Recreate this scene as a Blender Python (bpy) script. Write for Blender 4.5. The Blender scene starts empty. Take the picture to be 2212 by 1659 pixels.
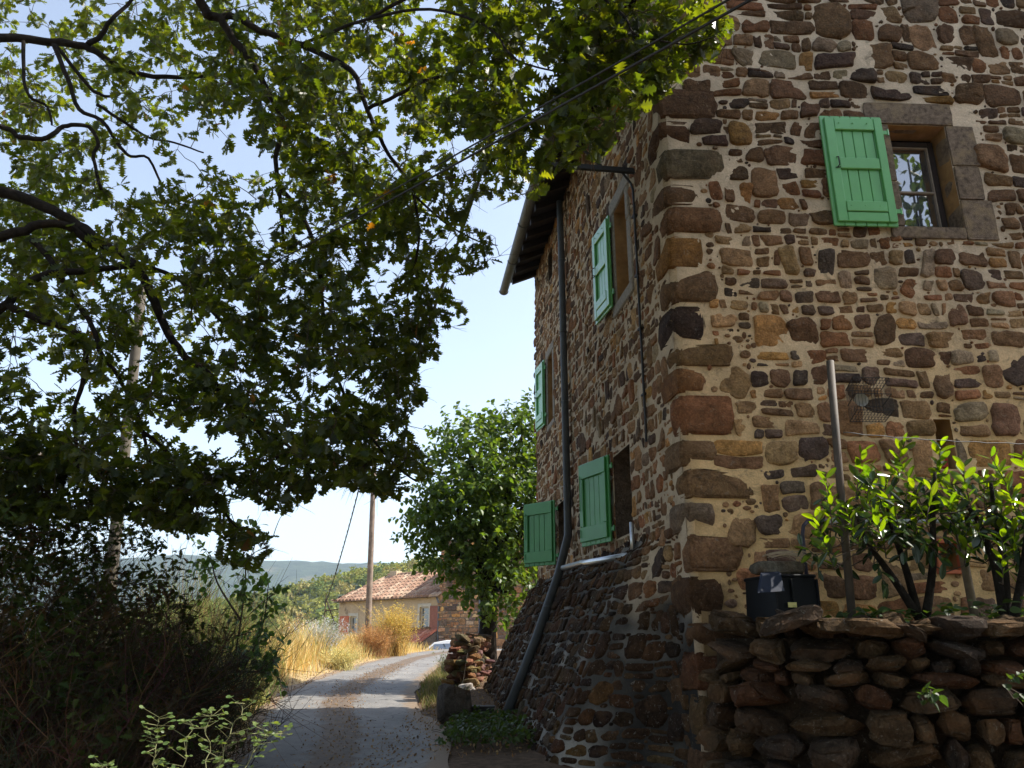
import bpy, math, random
import numpy as np
from mathutils import Vector, Matrix, noise

rnd = random.Random(11)
rng = np.random.default_rng(11)
scene = bpy.context.scene
col = scene.collection
R = math.radians

# ------------------------------------------------------------------ camera, sky, sun, exposure
F, CX, CY = 1690.0, 1106.0, 829.5          # the photograph measured on a 2212 x 1659 copy
TH = R(18)
cT, sT = math.cos(TH), math.sin(TH)
CAM = Vector((0, 0, 1.6))
cam_d = bpy.data.cameras.new('camera')
cam_d.sensor_width = 36
cam_d.lens = 36 * F / 2212
cam_d.clip_end = 12000
cam_d.clip_start = 0.05
cam = bpy.data.objects.new('camera', cam_d)
cam.location = CAM
cam.rotation_euler = (R(90) + TH, 0, 0)
col.objects.link(cam)
scene.camera = cam

SUN_EL, SUN_AZ = R(47), math.atan2(0.10, 1.0)     # azimuth measured from +X towards +Y
sv = Vector((math.cos(SUN_EL) * math.cos(SUN_AZ), math.cos(SUN_EL) * math.sin(SUN_AZ), math.sin(SUN_EL)))
w = bpy.data.worlds.new('World')
scene.world = w
w.use_nodes = True
wn = w.node_tree
wn.nodes.clear()
wo = wn.nodes.new('ShaderNodeOutputWorld')
bg = wn.nodes.new('ShaderNodeBackground')
sky = wn.nodes.new('ShaderNodeTexSky')
sky.sky_type = 'NISHITA'
sky.sun_disc = False
sky.sun_elevation = SUN_EL
sky.sun_rotation = R(90) - SUN_AZ
sky.air_density = 1.0
sky.dust_density = 1.6
sky.ozone_density = 1.2
bg.inputs[1].default_value = 0.14
hs = wn.nodes.new('ShaderNodeHueSaturation')          # thin high veil of cloud whitens the blue
hs.inputs['Saturation'].default_value = 0.70
wn.links.new(sky.outputs[0], hs.inputs['Color'])
wn.links.new(hs.outputs[0], bg.inputs[0])
wn.links.new(bg.outputs[0], wo.inputs[0])
sun_d = bpy.data.lights.new('sun', 'SUN')
sun_d.energy = 4.2
sun_d.angle = R(0.5)
sun_d.color = (1.0, 0.94, 0.84)
sun = bpy.data.objects.new('sun', sun_d)
sun.rotation_euler = sv.to_track_quat('Z', 'Y').to_euler()
col.objects.link(sun)
vs = scene.view_settings
vs.view_transform = 'Standard'
vs.look = 'None'
vs.exposure = 1.22
vs.gamma = 1
vs.use_curve_mapping = False

# ------------------------------------------------------------------ helpers
def ray(x, y):
    u = (x - CX) / F
    v = (CY - y) / F
    return Vector((u, cT - v * sT, sT + v * cT))

def P(x, y, Y):
    d = ray(x, y)
    return CAM + d * (Y / d.y)

def proj(p):
    q = p - CAM
    f = q.y * cT + q.z * sT
    up = -q.y * sT + q.z * cT
    return CX + F * q.x / f, CY - F * up / f

def N3(x, y, z=0.0):
    return noise.noise(Vector((x, y, z)))

def sm(t):
    t = max(0.0, min(1.0, t))
    return t * t * (3 - 2 * t)

def tag(o, label=None, cat=None, group=None, kind=None):
    if label: o['label'] = label
    if cat: o['category'] = cat
    if group: o['group'] = group
    if kind: o['kind'] = kind
    return o

def thing(name, label, cat, loc=(0, 0, 0), group=None):
    o = bpy.data.objects.new(name, None)
    o.location = loc
    o.empty_display_size = 0.3
    col.objects.link(o)
    return tag(o, label, cat, group)

def adopt(o, parent):
    if parent is not None:
        o.parent = parent
        if parent.type == 'EMPTY':
            o.matrix_parent_inverse = Matrix.Translation(-parent.location)

class MB:
    def __init__(self):
        self.v, self.f, self.m, self.c = [], [], [], []
    def add(self, verts, faces, mat=0, c=(1, 1, 1)):
        b = len(self.v)
        self.v.extend([tuple(p) for p in verts])
        self.f.extend([tuple(i + b for i in f) for f in faces])
        self.m.extend([mat] * len(faces))
        if c and isinstance(c[0], (tuple, list)):
            self.c.extend(c)
        else:
            self.c.extend([c] * len(verts))
    def box(self, fn, x0, x1, y0, y1, z0, z1, bev=0.004, mat=0, c=(1, 1, 1)):
        """chamfered box in local coordinates mapped to the world by fn(x,y,z)"""
        b = min(bev, (x1 - x0) * .4, (y1 - y0) * .4, (z1 - z0) * .4)
        vs_, ids = [], {}
        for ix, X in ((0, (x0, x0 + b)), (1, (x1, x1 - b))):
            for iy, Y in ((0, (y0, y0 + b)), (1, (y1, y1 - b))):
                for iz, Z in ((0, (z0, z0 + b)), (1, (z1, z1 - b))):
                    for ax, p in enumerate(((X[0], Y[1], Z[1]), (X[1], Y[0], Z[1]), (X[1], Y[1], Z[0]))):
                        ids[(ix, iy, iz, ax)] = len(vs_)
                        vs_.append(fn(*p))
        fs = []
        I = lambda a, b_, c_, ax: ids[(a, b_, c_, ax)]
        for s in (0, 1):
            for ax in range(3):
                q = []
                for (p, r) in ((0, 0), (1, 0), (1, 1), (0, 1)):
                    k = [0, 0, 0]
                    k[ax] = s; k[(ax + 1) % 3] = p; k[(ax + 2) % 3] = r
                    q.append(I(*k, ax))
                fs.append(q)
        for ax in range(3):
            a1, a2 = (ax + 1) % 3, (ax + 2) % 3
            for p in (0, 1):
                for r in (0, 1):
                    k0 = [0, 0, 0]; k0[a1] = p; k0[a2] = r
                    k1 = list(k0); k1[ax] = 1
                    fs.append([I(*k0, a1), I(*k1, a1), I(*k1, a2), I(*k0, a2)])
        for a in (0, 1):
            for b_ in (0, 1):
                for c_ in (0, 1):
                    fs.append([I(a, b_, c_, 0), I(a, b_, c_, 1), I(a, b_, c_, 2)])
        self.add(vs_, fs, mat, c)
    def tube(self, pts, rad, n=6, mat=0, c=(1, 1, 1), cap=True):
        pts = [Vector(p) for p in pts]
        if not isinstance(rad, (list, tuple)): rad = [rad] * len(pts)
        t0 = (pts[1] - pts[0]).normalized()
        nrm = t0.orthogonal().normalized()
        vs_, fs = [], []
        for i, p in enumerate(pts):
            t = (pts[min(i + 1, len(pts) - 1)] - pts[max(i - 1, 0)])
            if t.length < 1e-9: t = t0
            t = t.normalized()
            nrm = (nrm - t * nrm.dot(t))
            nrm = nrm.normalized() if nrm.length > 1e-6 else t.orthogonal().normalized()
            bi = t.cross(nrm)
            for k in range(n):
                a = 2 * math.pi * k / n
                vs_.append(p + (nrm * math.cos(a) + bi * math.sin(a)) * rad[i])
        for i in range(len(pts) - 1):
            for k in range(n):
                k2 = (k + 1) % n
                fs.append((i * n + k, i * n + k2, (i + 1) * n + k2, (i + 1) * n + k))
        if cap:
            fs.append(tuple(reversed(range(n))))
            fs.append(tuple(range((len(pts) - 1) * n, len(pts) * n)))
        self.add(vs_, fs, mat, c)
    def build(self, name, mats, parent=None, smooth=False):
        me = bpy.data.meshes.new(name)
        me.from_pydata(self.v, [], self.f)
        if not isinstance(mats, (list, tuple)): mats = [mats]
        for m in mats: me.materials.append(m)
        me.polygons.foreach_set('material_index', self.m)
        if smooth: me.polygons.foreach_set('use_smooth', [True] * len(self.f))
        a = me.color_attributes.new('col', 'FLOAT_COLOR', 'POINT')
        cc = np.ones((len(self.v), 4), dtype=np.float32)
        cc[:, :3] = np.array(self.c, dtype=np.float32)
        a.data.foreach_set('color', cc.ravel())
        me.update()
        o = bpy.data.objects.new(name, me)
        col.objects.link(o)
        adopt(o, parent)
        return o

def np_mesh(name, V, polys, C, mat, parent=None, smooth=False):
    """V (N,3); polys: (M,k) int array or list of such arrays; C (N,3) colours"""
    if not isinstance(polys, list): polys = [polys]
    me = bpy.data.meshes.new(name)
    me.vertices.add(len(V))
    me.vertices.foreach_set('co', np.ascontiguousarray(V, dtype=np.float32).ravel())
    loops = np.concatenate([p.ravel() for p in polys]).astype(np.int32)
    tot = np.concatenate([np.full(len(p), p.shape[1], dtype=np.int32) for p in polys])
    start = np.concatenate([[0], np.cumsum(tot)[:-1]]).astype(np.int32)
    me.loops.add(len(loops))
    me.loops.foreach_set('vertex_index', loops)
    me.polygons.add(len(tot))
    me.polygons.foreach_set('loop_start', start)
    me.polygons.foreach_set('loop_total', tot)
    if smooth: me.polygons.foreach_set('use_smooth', [True] * len(tot))
    a = me.color_attributes.new('col', 'FLOAT_COLOR', 'POINT')
    cc = np.ones((len(V), 4), dtype=np.float32)
    cc[:, :3] = C
    a.data.foreach_set('color', cc.ravel())
    me.materials.append(mat)
    me.update(calc_edges=True)
    me.validate()
    o = bpy.data.objects.new(name, me)
    col.objects.link(o)
    adopt(o, parent)
    return o

# ------------------------------------------------------------------ materials
def mat_base(name):
    m = bpy.data.materials.new(name)
    m.use_nodes = True
    nt = m.node_tree
    return m, nt, nt.nodes['Principled BSDF'], nt.nodes['Material Output']

def nd(nt, t, **kw):
    n = nt.nodes.new(t)
    for k, v in kw.items():
        if k in n.inputs: n.inputs[k].default_value = v
        else: setattr(n, k, v)
    return n

def mixc(nt, a, b, fac, mode='MIX'):
    n = nt.nodes.new('ShaderNodeMix')
    n.data_type = 'RGBA'
    n.blend_type = mode
    n.clamp_factor = True
    for sock, val in ((n.inputs[6], a), (n.inputs[7], b), (n.inputs[0], fac)):
        if hasattr(val, 'links') or hasattr(val, 'is_linked'): nt.links.new(val, sock)
        elif isinstance(val, (tuple, list)): sock.default_value = (*val, 1) if len(val) == 3 else val
        else: sock.default_value = val
    return n.outputs[2]

def ramp(nt, src, lo, hi, a=0.0, b=1.0):
    n = nt.nodes.new('ShaderNodeMapRange')
    n.inputs[1].default_value = lo; n.inputs[2].default_value = hi
    n.inputs[3].default_value = a; n.inputs[4].default_value = b
    nt.links.new(src, n.inputs[0])
    return n.outputs[0]

def noise_out(nt, scale, detail=4, rough=0.6, vec=None, dist=0.0):
    n = nt.nodes.new('ShaderNodeTexNoise')
    n.inputs['Scale'].default_value = scale
    n.inputs['Detail'].default_value = detail
    n.inputs['Roughness'].default_value = rough
    n.inputs['Distortion'].default_value = dist
    if vec is None:
        g = nt.nodes.new('ShaderNodeNewGeometry')
        vec = g.outputs['Position']
    nt.links.new(vec, n.inputs['Vector'])
    return n.outputs['Fac']

def bump(nt, bsdf, h, strength=0.4, dist=0.02):
    b = nt.nodes.new('ShaderNodeBump')
    b.inputs['Strength'].default_value = strength
    b.inputs['Distance'].default_value = dist
    nt.links.new(h, b.inputs['Height'])
    nt.links.new(b.outputs[0], bsdf.inputs['Normal'])

def mat_simple(name, c, rough=0.6, var=0.25, scale=12, bstr=0.2, bdist=0.004, metal=0.0, c2=None, attr=False, spec=0.4, c2lo=.55, c2hi=.75, c2scale=3.0):
    m, nt, b, o = mat_base(name)
    if attr:
        base = nd(nt, 'ShaderNodeAttribute', attribute_name='col').outputs['Color']
    else:
        rgb = nt.nodes.new('ShaderNodeRGB'); rgb.outputs[0].default_value = (*c, 1); base = rgb.outputs[0]
    n1 = noise_out(nt, scale, 5)
    lo = ramp(nt, n1, 0.3, 0.7, 1 - var, 1 + var)
    sc = nt.nodes.new('ShaderNodeCombineColor')
    for i in range(3): nt.links.new(lo, sc.inputs[i])
    out = mixc(nt, base, sc.outputs[0], 1.0, 'MULTIPLY')
    if c2 is not None:
        f = ramp(nt, noise_out(nt, c2scale, 6, 0.65), c2lo, c2hi)
        out = mixc(nt, out, c2, f)
    nt.links.new(out, b.inputs['Base Color'])
    b.inputs['Roughness'].default_value = rough
    b.inputs['Metallic'].default_value = metal
    b.inputs['Specular IOR Level'].default_value = spec
    if bstr > 0: bump(nt, b, noise_out(nt, scale * 4, 6, 0.65), bstr, bdist)
    return m

def mat_stone(name, lichen=0.0, dark=1.0, bstr=1.0, smear=0.5):
    m, nt, b, o = mat_base(name)
    base = nd(nt, 'ShaderNodeAttribute', attribute_name='col').outputs['Color']
    n1 = noise_out(nt, 9, 6, 0.7, dist=0.6)
    n2 = noise_out(nt, 55, 5, 0.7)
    n3 = noise_out(nt, 3.2, 5, 0.6)
    v = nt.nodes.new('ShaderNodeMath'); v.operation = 'MULTIPLY'
    nt.links.new(ramp(nt, n1, 0.28, 0.72, 0.42 * dark, 1.55 * dark), v.inputs[0])
    nt.links.new(ramp(nt, n2, 0.3, 0.7, 0.6, 1.4), v.inputs[1])
    sc = nt.nodes.new('ShaderNodeCombineColor')
    for i in range(3): nt.links.new(v.outputs[0], sc.inputs[i])
    out = mixc(nt, base, sc.outputs[0], 1.0, 'MULTIPLY')
    # rusty and greyish weathering
    f = ramp(nt, n3, 0.52, 0.72, 0.0, 0.55)
    out = mixc(nt, out, (0.16, 0.085, 0.042), f)
    f2 = ramp(nt, noise_out(nt, 5.1, 6, 0.7, dist=1.0), 0.60, 0.72, 0.0, 0.45)
    out = mixc(nt, out, (0.05, 0.038, 0.033), f2)
    f4 = ramp(nt, noise_out(nt, 17, 7, 0.72, dist=1.4), 0.60, 0.68, 0.0, smear)
    out = mixc(nt, out, (0.36, 0.27, 0.165), f4)
    if lichen > 0:
        f3 = ramp(nt, noise_out(nt, 26, 4, 0.75, dist=0.8), 0.60, 0.66, 0.0, lichen)
        out = mixc(nt, out, (0.33, 0.31, 0.27), f3)
    nt.links.new(out, b.inputs['Base Color'])
    b.inputs['Roughness'].default_value = 0.95
    b.inputs['Specular IOR Level'].default_value = 0.08
    mx = nt.nodes.new('ShaderNodeMath'); mx.operation = 'ADD'
    nt.links.new(ramp(nt, noise_out(nt, 14, 8, 0.72, dist=0.5), 0, 1, 0, 1.0), mx.inputs[0])
    nt.links.new(ramp(nt, n2, 0, 1, 0, 0.35), mx.inputs[1])
    bump(nt, b, mx.outputs[0], bstr, 0.035)
    return m

def mat_mortar(name):
    m, nt, b, o = mat_base(name)
    base = nd(nt, 'ShaderNodeAttribute', attribute_name='col').outputs['Color']
    n1 = noise_out(nt, 4, 6, 0.65)
    n2 = noise_out(nt, 70, 4, 0.7)
    v = nt.nodes.new('ShaderNodeMath'); v.operation = 'MULTIPLY'
    nt.links.new(ramp(nt, n1, 0.3, 0.7, 0.8, 1.15), v.inputs[0])
    nt.links.new(ramp(nt, n2, 0.3, 0.7, 0.86, 1.14), v.inputs[1])
    sc = nt.nodes.new('ShaderNodeCombineColor')
    for i in range(3): nt.links.new(v.outputs[0], sc.inputs[i])
    out = mixc(nt, base, sc.outputs[0], 1.0, 'MULTIPLY')
    f = ramp(nt, noise_out(nt, 7.5, 6, 0.7, dist=.7), 0.56, 0.72, 0.0, 0.75)
    out = mixc(nt, out, (0.13, 0.095, 0.062), f)
    nt.links.new(out, b.inputs['Base Color'])
    b.inputs['Roughness'].default_value = 0.95
    b.inputs['Specular IOR Level'].default_value = 0.15
    mx = nt.nodes.new('ShaderNodeMath'); mx.operation = 'ADD'
    nt.links.new(noise_out(nt, 12, 6, 0.7), mx.inputs[0])
    nt.links.new(ramp(nt, n2, 0, 1, 0, 0.25), mx.inputs[1])
    bump(nt, b, mx.outputs[0], 0.6, 0.03)
    return m

def mat_leaf(name, trans=0.45, tint=(1.9, 1.75, 0.45), rough=0.38, spec=0.5):
    m, nt, b, o = mat_base(name)
    base = nd(nt, 'ShaderNodeAttribute', attribute_name='col').outputs['Color']
    nt.links.new(base, b.inputs['Base Color'])
    b.inputs['Roughness'].default_value = rough
    b.inputs['Specular IOR Level'].default_value = spec
    tr = nt.nodes.new('ShaderNodeBsdfTranslucent')
    tc = mixc(nt, base, tint, 1.0, 'MULTIPLY')
    nt.links.new(tc, tr.inputs['Color'])
    mx = nt.nodes.new('ShaderNodeMixShader')
    mx.inputs[0].default_value = trans
    nt.links.new(b.outputs[0], mx.inputs[1])
    nt.links.new(tr.outputs[0], mx.inputs[2])
    nt.links.new(mx.outputs[0], o.inputs['Surface'])
    return m

def mat_glass(name, refl=0.3, dark=(0.012, 0.012, 0.011)):
    m, nt, b, o = mat_base(name)
    b.inputs['Base Color'].default_value = (*dark, 1)
    b.inputs['Roughness'].default_value = 0.3
    g = nt.nodes.new('ShaderNodeBsdfGlossy')
    g.inputs['Roughness'].default_value = 0.015
    mx = nt.nodes.new('ShaderNodeMixShader')
    mx.inputs[0].default_value = refl
    nt.links.new(b.outputs[0], mx.inputs[1]); nt.links.new(g.outputs[0], mx.inputs[2])
    nt.links.new(mx.outputs[0], o.inputs['Surface'])
    return m

M_STONE = mat_stone('rubble_stone', 0.25)
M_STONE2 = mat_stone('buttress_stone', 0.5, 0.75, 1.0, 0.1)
M_ROCK = mat_stone('dry_rock', 0.35, 0.9, 1.0, 0.0)
M_MORT = mat_mortar('lime_mortar')
M_DRESS = mat_simple('dressed_stone', (0.185, 0.138, 0.10), 0.95, 0.5, 26, 0.8, 0.014, c2=(0.27, 0.20, 0.125), spec=.08, c2lo=.5, c2hi=.62, c2scale=6)
M_OCHRE = mat_simple('ochre_render', (0.36, 0.21, 0.085), 0.95, 0.25, 8, 0.4, 0.01, c2=(0.25, 0.12, 0.05), spec=.15)
M_GREEN = mat_simple('green_paint', (0.125, 0.43, 0.125), 0.32, 0.06, 6, 0.10, 0.002, spec=.7)
M_GREEN.node_tree.nodes['Principled BSDF'].inputs['Coat Weight'].default_value = .45
M_GREEN.node_tree.nodes['Principled BSDF'].inputs['Coat Roughness'].default_value = .18
M_GREEN2 = mat_simple('deep_green_paint', (0.045, 0.27, 0.055), 0.42, 0.10, 6, 0.15, 0.002, spec=.5)
M_IRON = mat_simple('black_iron', (0.02, 0.018, 0.017), 0.6, 0.3, 30, 0.2)
M_RUST = mat_simple('rusty_iron', (0.06, 0.035, 0.025), 0.85, 0.4, 20, 0.3, c2=(0.12, 0.055, 0.03))
M_ZINC = mat_simple('weathered_zinc', (0.12, 0.125, 0.13), 0.55, 0.2, 8, 0.1, metal=0.35)
M_PIPE = mat_simple('grey_pipe', (0.075, 0.08, 0.085), 0.55, 0.2, 8, 0.1)
M_GALV = mat_simple('galvanised_steel', (0.55, 0.56, 0.58), 0.3, 0.12, 14, 0.05, metal=0.9)
M_DWOOD = mat_simple('dark_wood', (0.028, 0.017, 0.012), 0.75, 0.3, 20, 0.3)
M_OWOOD = mat_simple('old_wood', (0.13, 0.095, 0.07), 0.85, 0.35, 14, 0.4, 0.006)
M_BARK = mat_simple('oak_bark', (0.024, 0.019, 0.015), 0.95, 0.45, 16, 0.9, 0.02, spec=.1)
M_TWIG = mat_simple('twig_bark', (0.07, 0.052, 0.038), 0.9, 0.3, 20, 0.0, spec=.15)
M_GLASS = mat_glass('window_glass', 0.38)
M_GLASS2 = mat_glass('cottage_glass', 0.22, (0.05, 0.06, 0.06))
M_TILE = mat_simple('clay_tile', (1, 1, 1), 0.9, 0.3, 10, 0.3, 0.006, attr=True, spec=.2)
M_OAKLEAF = mat_leaf('oak_leaf', 0.48, (5.4, 4.7, 0.5), 0.42, 0.4)
M_LAUREL = mat_leaf('laurel_leaf', 0.5, (3.6, 3.1, 0.22), 0.22, 0.6)
M_LEAF = mat_leaf('soft_leaf', 0.42, (1.9, 1.8, 0.45), 0.45, 0.4)
M_DRY = mat_leaf('dry_grass', 0.35, (1.25, 1.1, 0.8), 0.7, 0.2)
M_PLASTIC = mat_simple('black_plastic', (0.006, 0.007, 0.009), 0.6, 0.1, 10, 0.05, spec=.15)

# ------------------------------------------------------------------ ground
def gz(x, y):
    z = 0.035 * max(-25, min(y, 34))
    if y > 33.0:
        z -= 2.0 * sm((y - 33.0) / 5.5)
    if y > 46:
        z -= min(0.12 * (y - 46), 16)
    if x < -5.6:
        z -= min(0.16 * (-5.6 - x), 18)
    if -8.5 < x < -4.3 and 12 < y < 36:
        z += 0.22 * sm((-4.3 - x) / 1.2) * sm((x + 8.5) / 1.5) * sm((y - 12) / 4) * sm((36 - y) / 4)
    if x > -1.45 and 4 < y < 24:
        z += 0.24 * sm((x + 1.45) / 0.9) * sm((24 - y) / 4) * sm((y - 4) / 3)
    return z

def bank_noise(x, y):
    d = min(1.0, max(0.0, (-4.4 - x) / 0.8) + max(0.0, (x + 1.35) / .6))
    return d * 0.05 * N3(x * 1.3, y * 1.3, 3.3)

def axis(spec):
    out = []
    for a, b, s in spec:
        n = max(1, int(round((b - a) / s)))
        out += [a + (b - a) * i / n for i in range(n)]
    return out + [spec[-1][1]]
gx = axis([(-5000, -600, 900), (-600, -100, 80), (-100, -20, 8), (-20, -9, 1), (-9, 3, 0.3), (3, 20, 2), (20, 100, 16), (100, 600, 100), (600, 5000, 900)])
gy = axis([(-3000, -200, 700), (-200, -30, 34), (-30, 0, 3), (0, 3, 1), (3, 38, 0.35), (38, 60, 2), (60, 200, 14), (200, 1000, 100), (1000, 6000, 900)])
V, C = [], []
for y in gy:
    for x in gx:
        V.append((x, y, gz(x, y) + bank_noise(x, y)))
        # bare earth, straw coloured verge on the left, leaf litter on the right
        if x < -2.5:
            t = 0.5 + 0.5 * N3(x * .9, y * .9, 7)
            c = (0.30 + .08 * t, 0.225 + .06 * t, 0.125 + .03 * t)
        else:
            t = 0.5 + 0.5 * N3(x * 1.5, y * 1.5, 9)
            c = (0.085 + .06 * t, 0.058 + .038 * t, 0.040 + .02 * t)
        if abs(x) > 40 or y > 60 or y < -20: c = (0.09, 0.10, 0.045)
        C.append(c)
nx = len(gx)
Fq = np.array([(j * nx + i, j * nx + i + 1, (j + 1) * nx + i + 1, (j + 1) * nx + i) for j in range(len(gy) - 1) for i in range(nx - 1)])
M_GROUND = mat_simple('earth', (1, 1, 1), 0.95, 0.4, 14, 0.8, 0.02, attr=True, spec=.1)
g = np_mesh('ground', np.array(V), Fq, np.array(C), M_GROUND, smooth=True)
tag(g, kind='structure')

road_c = [(-1.75, -12, 1.25), (-1.75, 0, 1.25), (-1.75, 6, 1.2), (-1.85, 9, 1.2), (-2.2, 11.2, 1.22), (-2.75, 13.4, 1.3), (-3.15, 16, 1.3), (-3.3, 18.5, 1.3), (-3.3, 22, 1.25), (-3.15, 26, 1.2), (-2.75, 29, 1.2), (-2.1, 31.4, 1.25), (-1.0, 33.2, 1.3), (0.6, 34.4, 1.3), (3.0, 35.2, 1.3)]
def road_pt(s):
    n = len(road_c) - 1
    s = min(max(s, 0), n - 1e-6)
    i = int(s); t = s - i
    p = [np.array(road_c[min(max(i + k, 0), n)]) for k in (-1, 0, 1, 2)]
    return 0.5 * ((2 * p[1]) + (-p[0] + p[2]) * t + (2 * p[0] - 5 * p[1] + 4 * p[2] - p[3]) * t * t + (-p[0] + 3 * p[1] - 3 * p[2] + p[3]) * t ** 3)
V, C, fs = [], [], []
NS, NW = 260, 20
for i in range(NS + 1):
    s = (len(road_c) - 1) * i / NS
    a, b = road_pt(s), road_pt(s + .02)
    if i == NS: a, b = road_pt(s - .02), road_pt(s)
    t = Vector((b[0] - a[0], b[1] - a[1])).normalized()
    nv = Vector((t.y, -t.x))
    for k in range(NW + 1):
        u = -1 + 2 * k / NW
        hw = a[2] * (1 + (0.07 * N3(a[1] * .9, 5 * (1 if u > 0 else -1), 1) if abs(u) > .95 else 0))
        x, y = a[0] + nv.x * u * hw, a[1] + nv.y * u * hw
        V.append((x, y, gz(x, y) + 0.022 + 0.02 * (1 - u * u) + 0.006 * N3(x * 2, y * 2, 0)))
        dirt = max(0.0, 1 - abs(u + 0.02 + .12 * N3(0, y * .35, 4)) / 0.30)
        edge = max(0.0, (abs(u) - .74) / .26)
        C.append((min(1, dirt * 1.35), edge, 0))
V, C = np.array(V), np.array(C)
Fq = np.array([(j * (NW + 1) + i, j * (NW + 1) + i + 1, (j + 1) * (NW + 1) + i + 1, (j + 1) * (NW + 1) + i) for j in range(NS) for i in range(NW)])
m, nt, b, o_ = mat_base('worn_asphalt')
at = nd(nt, 'ShaderNodeAttribute', attribute_name='col')
sp = nt.nodes.new('ShaderNodeSeparateColor'); nt.links.new(at.outputs['Color'], sp.inputs[0])
asph = mixc(nt, (0.125, 0.120, 0.115), (0.21, 0.20, 0.185), ramp(nt, noise_out(nt, 1.6, 6, .65), .35, .68))
asph = mixc(nt, asph, (0.06, 0.06, 0.063), ramp(nt, noise_out(nt, 3.5, 7, .7, dist=1.2), .56, .68, 0, .7))
vor = nt.nodes.new('ShaderNodeTexVoronoi'); vor.feature = 'DISTANCE_TO_EDGE'; vor.inputs['Scale'].default_value = 1.3
gq = nt.nodes.new('ShaderNodeNewGeometry'); nq = nt.nodes.new('ShaderNodeTexNoise'); nq.inputs['Scale'].default_value = 2.5; nq.inputs['Detail'].default_value = 6
nt.links.new(gq.outputs['Position'], nq.inputs['Vector'])
nt.links.new(mixc(nt, gq.outputs['Position'], nq.outputs['Color'], .35), vor.inputs['Vector'])
ck = nt.nodes.new('ShaderNodeMath'); ck.operation = 'MULTIPLY'
nt.links.new(ramp(nt, vor.outputs['Distance'], .004, .012, .8, 0), ck.inputs[0]); nt.links.new(ramp(nt, noise_out(nt, .8, 3), .45, .6), ck.inputs[1])
asph = mixc(nt, asph, (.03, .028, .026), ck.outputs[0])
asph = mixc(nt, asph, (.25, .235, .21), ramp(nt, noise_out(nt, .9, 5, .7, dist=.8), .55, .66, 0, .5))
grain = ramp(nt, noise_out(nt, 160, 3, .6), .35, .65, .7, 1.3)
gsc = nt.nodes.new('ShaderNodeCombineColor')
for i in range(3): nt.links.new(grain, gsc.inputs[i])
asph = mixc(nt, asph, gsc.outputs[0], 1.0, 'MULTIPLY')
dirtc = mixc(nt, (0.075, 0.058, 0.045), (0.17, 0.115, 0.07), ramp(nt, noise_out(nt, 9, 6, .7), .35, .7))
def masked(sock, gain):
    mm = nt.nodes.new('ShaderNodeMath'); mm.operation = 'MULTIPLY_ADD'
    nt.links.new(sock, mm.inputs[0]); mm.inputs[1].default_value = gain
    sub = ramp(nt, noise_out(nt, 3.0, 7, .72), .25, .75, -.75, .45)
    nt.links.new(sub, mm.inputs[2])
    return ramp(nt, mm.outputs[0], .1, .6)
out = mixc(nt, asph, dirtc, masked(sp.outputs[0], 1.2))
out = mixc(nt, out, (0.19, 0.135, 0.085), masked(sp.outputs[1], 1.3))
nt.links.new(out, b.inputs['Base Color'])
b.inputs['Roughness'].default_value = 0.8
bump(nt, b, noise_out(nt, 60, 6, .75), .6, .012)
r = np_mesh('road', V, Fq, C, m, smooth=True)
tag(r, kind='structure')

# ------------------------------------------------------------------ hills
def crest(x): return 26 + (x + 27) * (0.20 if x < 10 else 0.10) + 2.5 * N3(x * .03, 0, 0)
def hill(x, y):
    s = sm((y - 105) / 190)
    k = sm((460 - y) / 150)
    return (-22 * (1 - s) + crest(x) * s) * k - 30 * (1 - k)
hx = [-330 + i * 7 for i in range(90)]
hy = [95 + i * 7 for i in range(55)]
V = np.array([(x, y, hill(x, y)) for y in hy for x in hx])
Fq = np.array([(j * 90 + i, j * 90 + i + 1, (j + 1) * 90 + i + 1, (j + 1) * 90 + i) for j in range(54) for i in range(89)])
M_HILL = mat_simple('hill_scrub', (0.07, 0.085, 0.03), 1, .4, .2, 0, c2=(.16, .13, .07), c2scale=.06)
tag(np_mesh('hillside', V, Fq, np.ones((len(V), 3)), M_HILL, smooth=True), kind='structure')

# far ridge
rx = [-3200 + i * 22 for i in range(230)]
ry = [900 + i * 30 for i in range(46)]
def ridge(x, y):
    s = sm((y - 900) / 950)
    h = 168 + 26 * N3(x * .0016, .3, 0) + 8 * N3(x * .006, .3, 2) + (x + 600) * .008
    z = -40 + (h + 40) * s
    z += 26 * s * (1 - s) * 2 * N3(x * .004, y * .004, 1)
    z += 3.5 * N3(x * .05, y * .05, 2) + 2.0 * N3(x * .021, y * .11, 5)
    return z - 90 * sm((y - 1900) / 350)
V = np.array([(x, y, ridge(x, y)) for y in ry for x in rx])
Fq = np.array([(j * 230 + i, j * 230 + i + 1, (j + 1) * 230 + i + 1, (j + 1) * 230 + i) for j in range(45) for i in range(229)])
M_RIDGE = mat_simple('ridge_woods', (0.04, 0.055, 0.025), 1, .55, .05, 1.0, 6, c2=(.13, .115, .06), c2scale=.012, c2lo=.6, c2hi=.7)
tag(np_mesh('far_ridge', V, Fq, np.ones((len(V), 3)), M_RIDGE), kind='structure')

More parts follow.
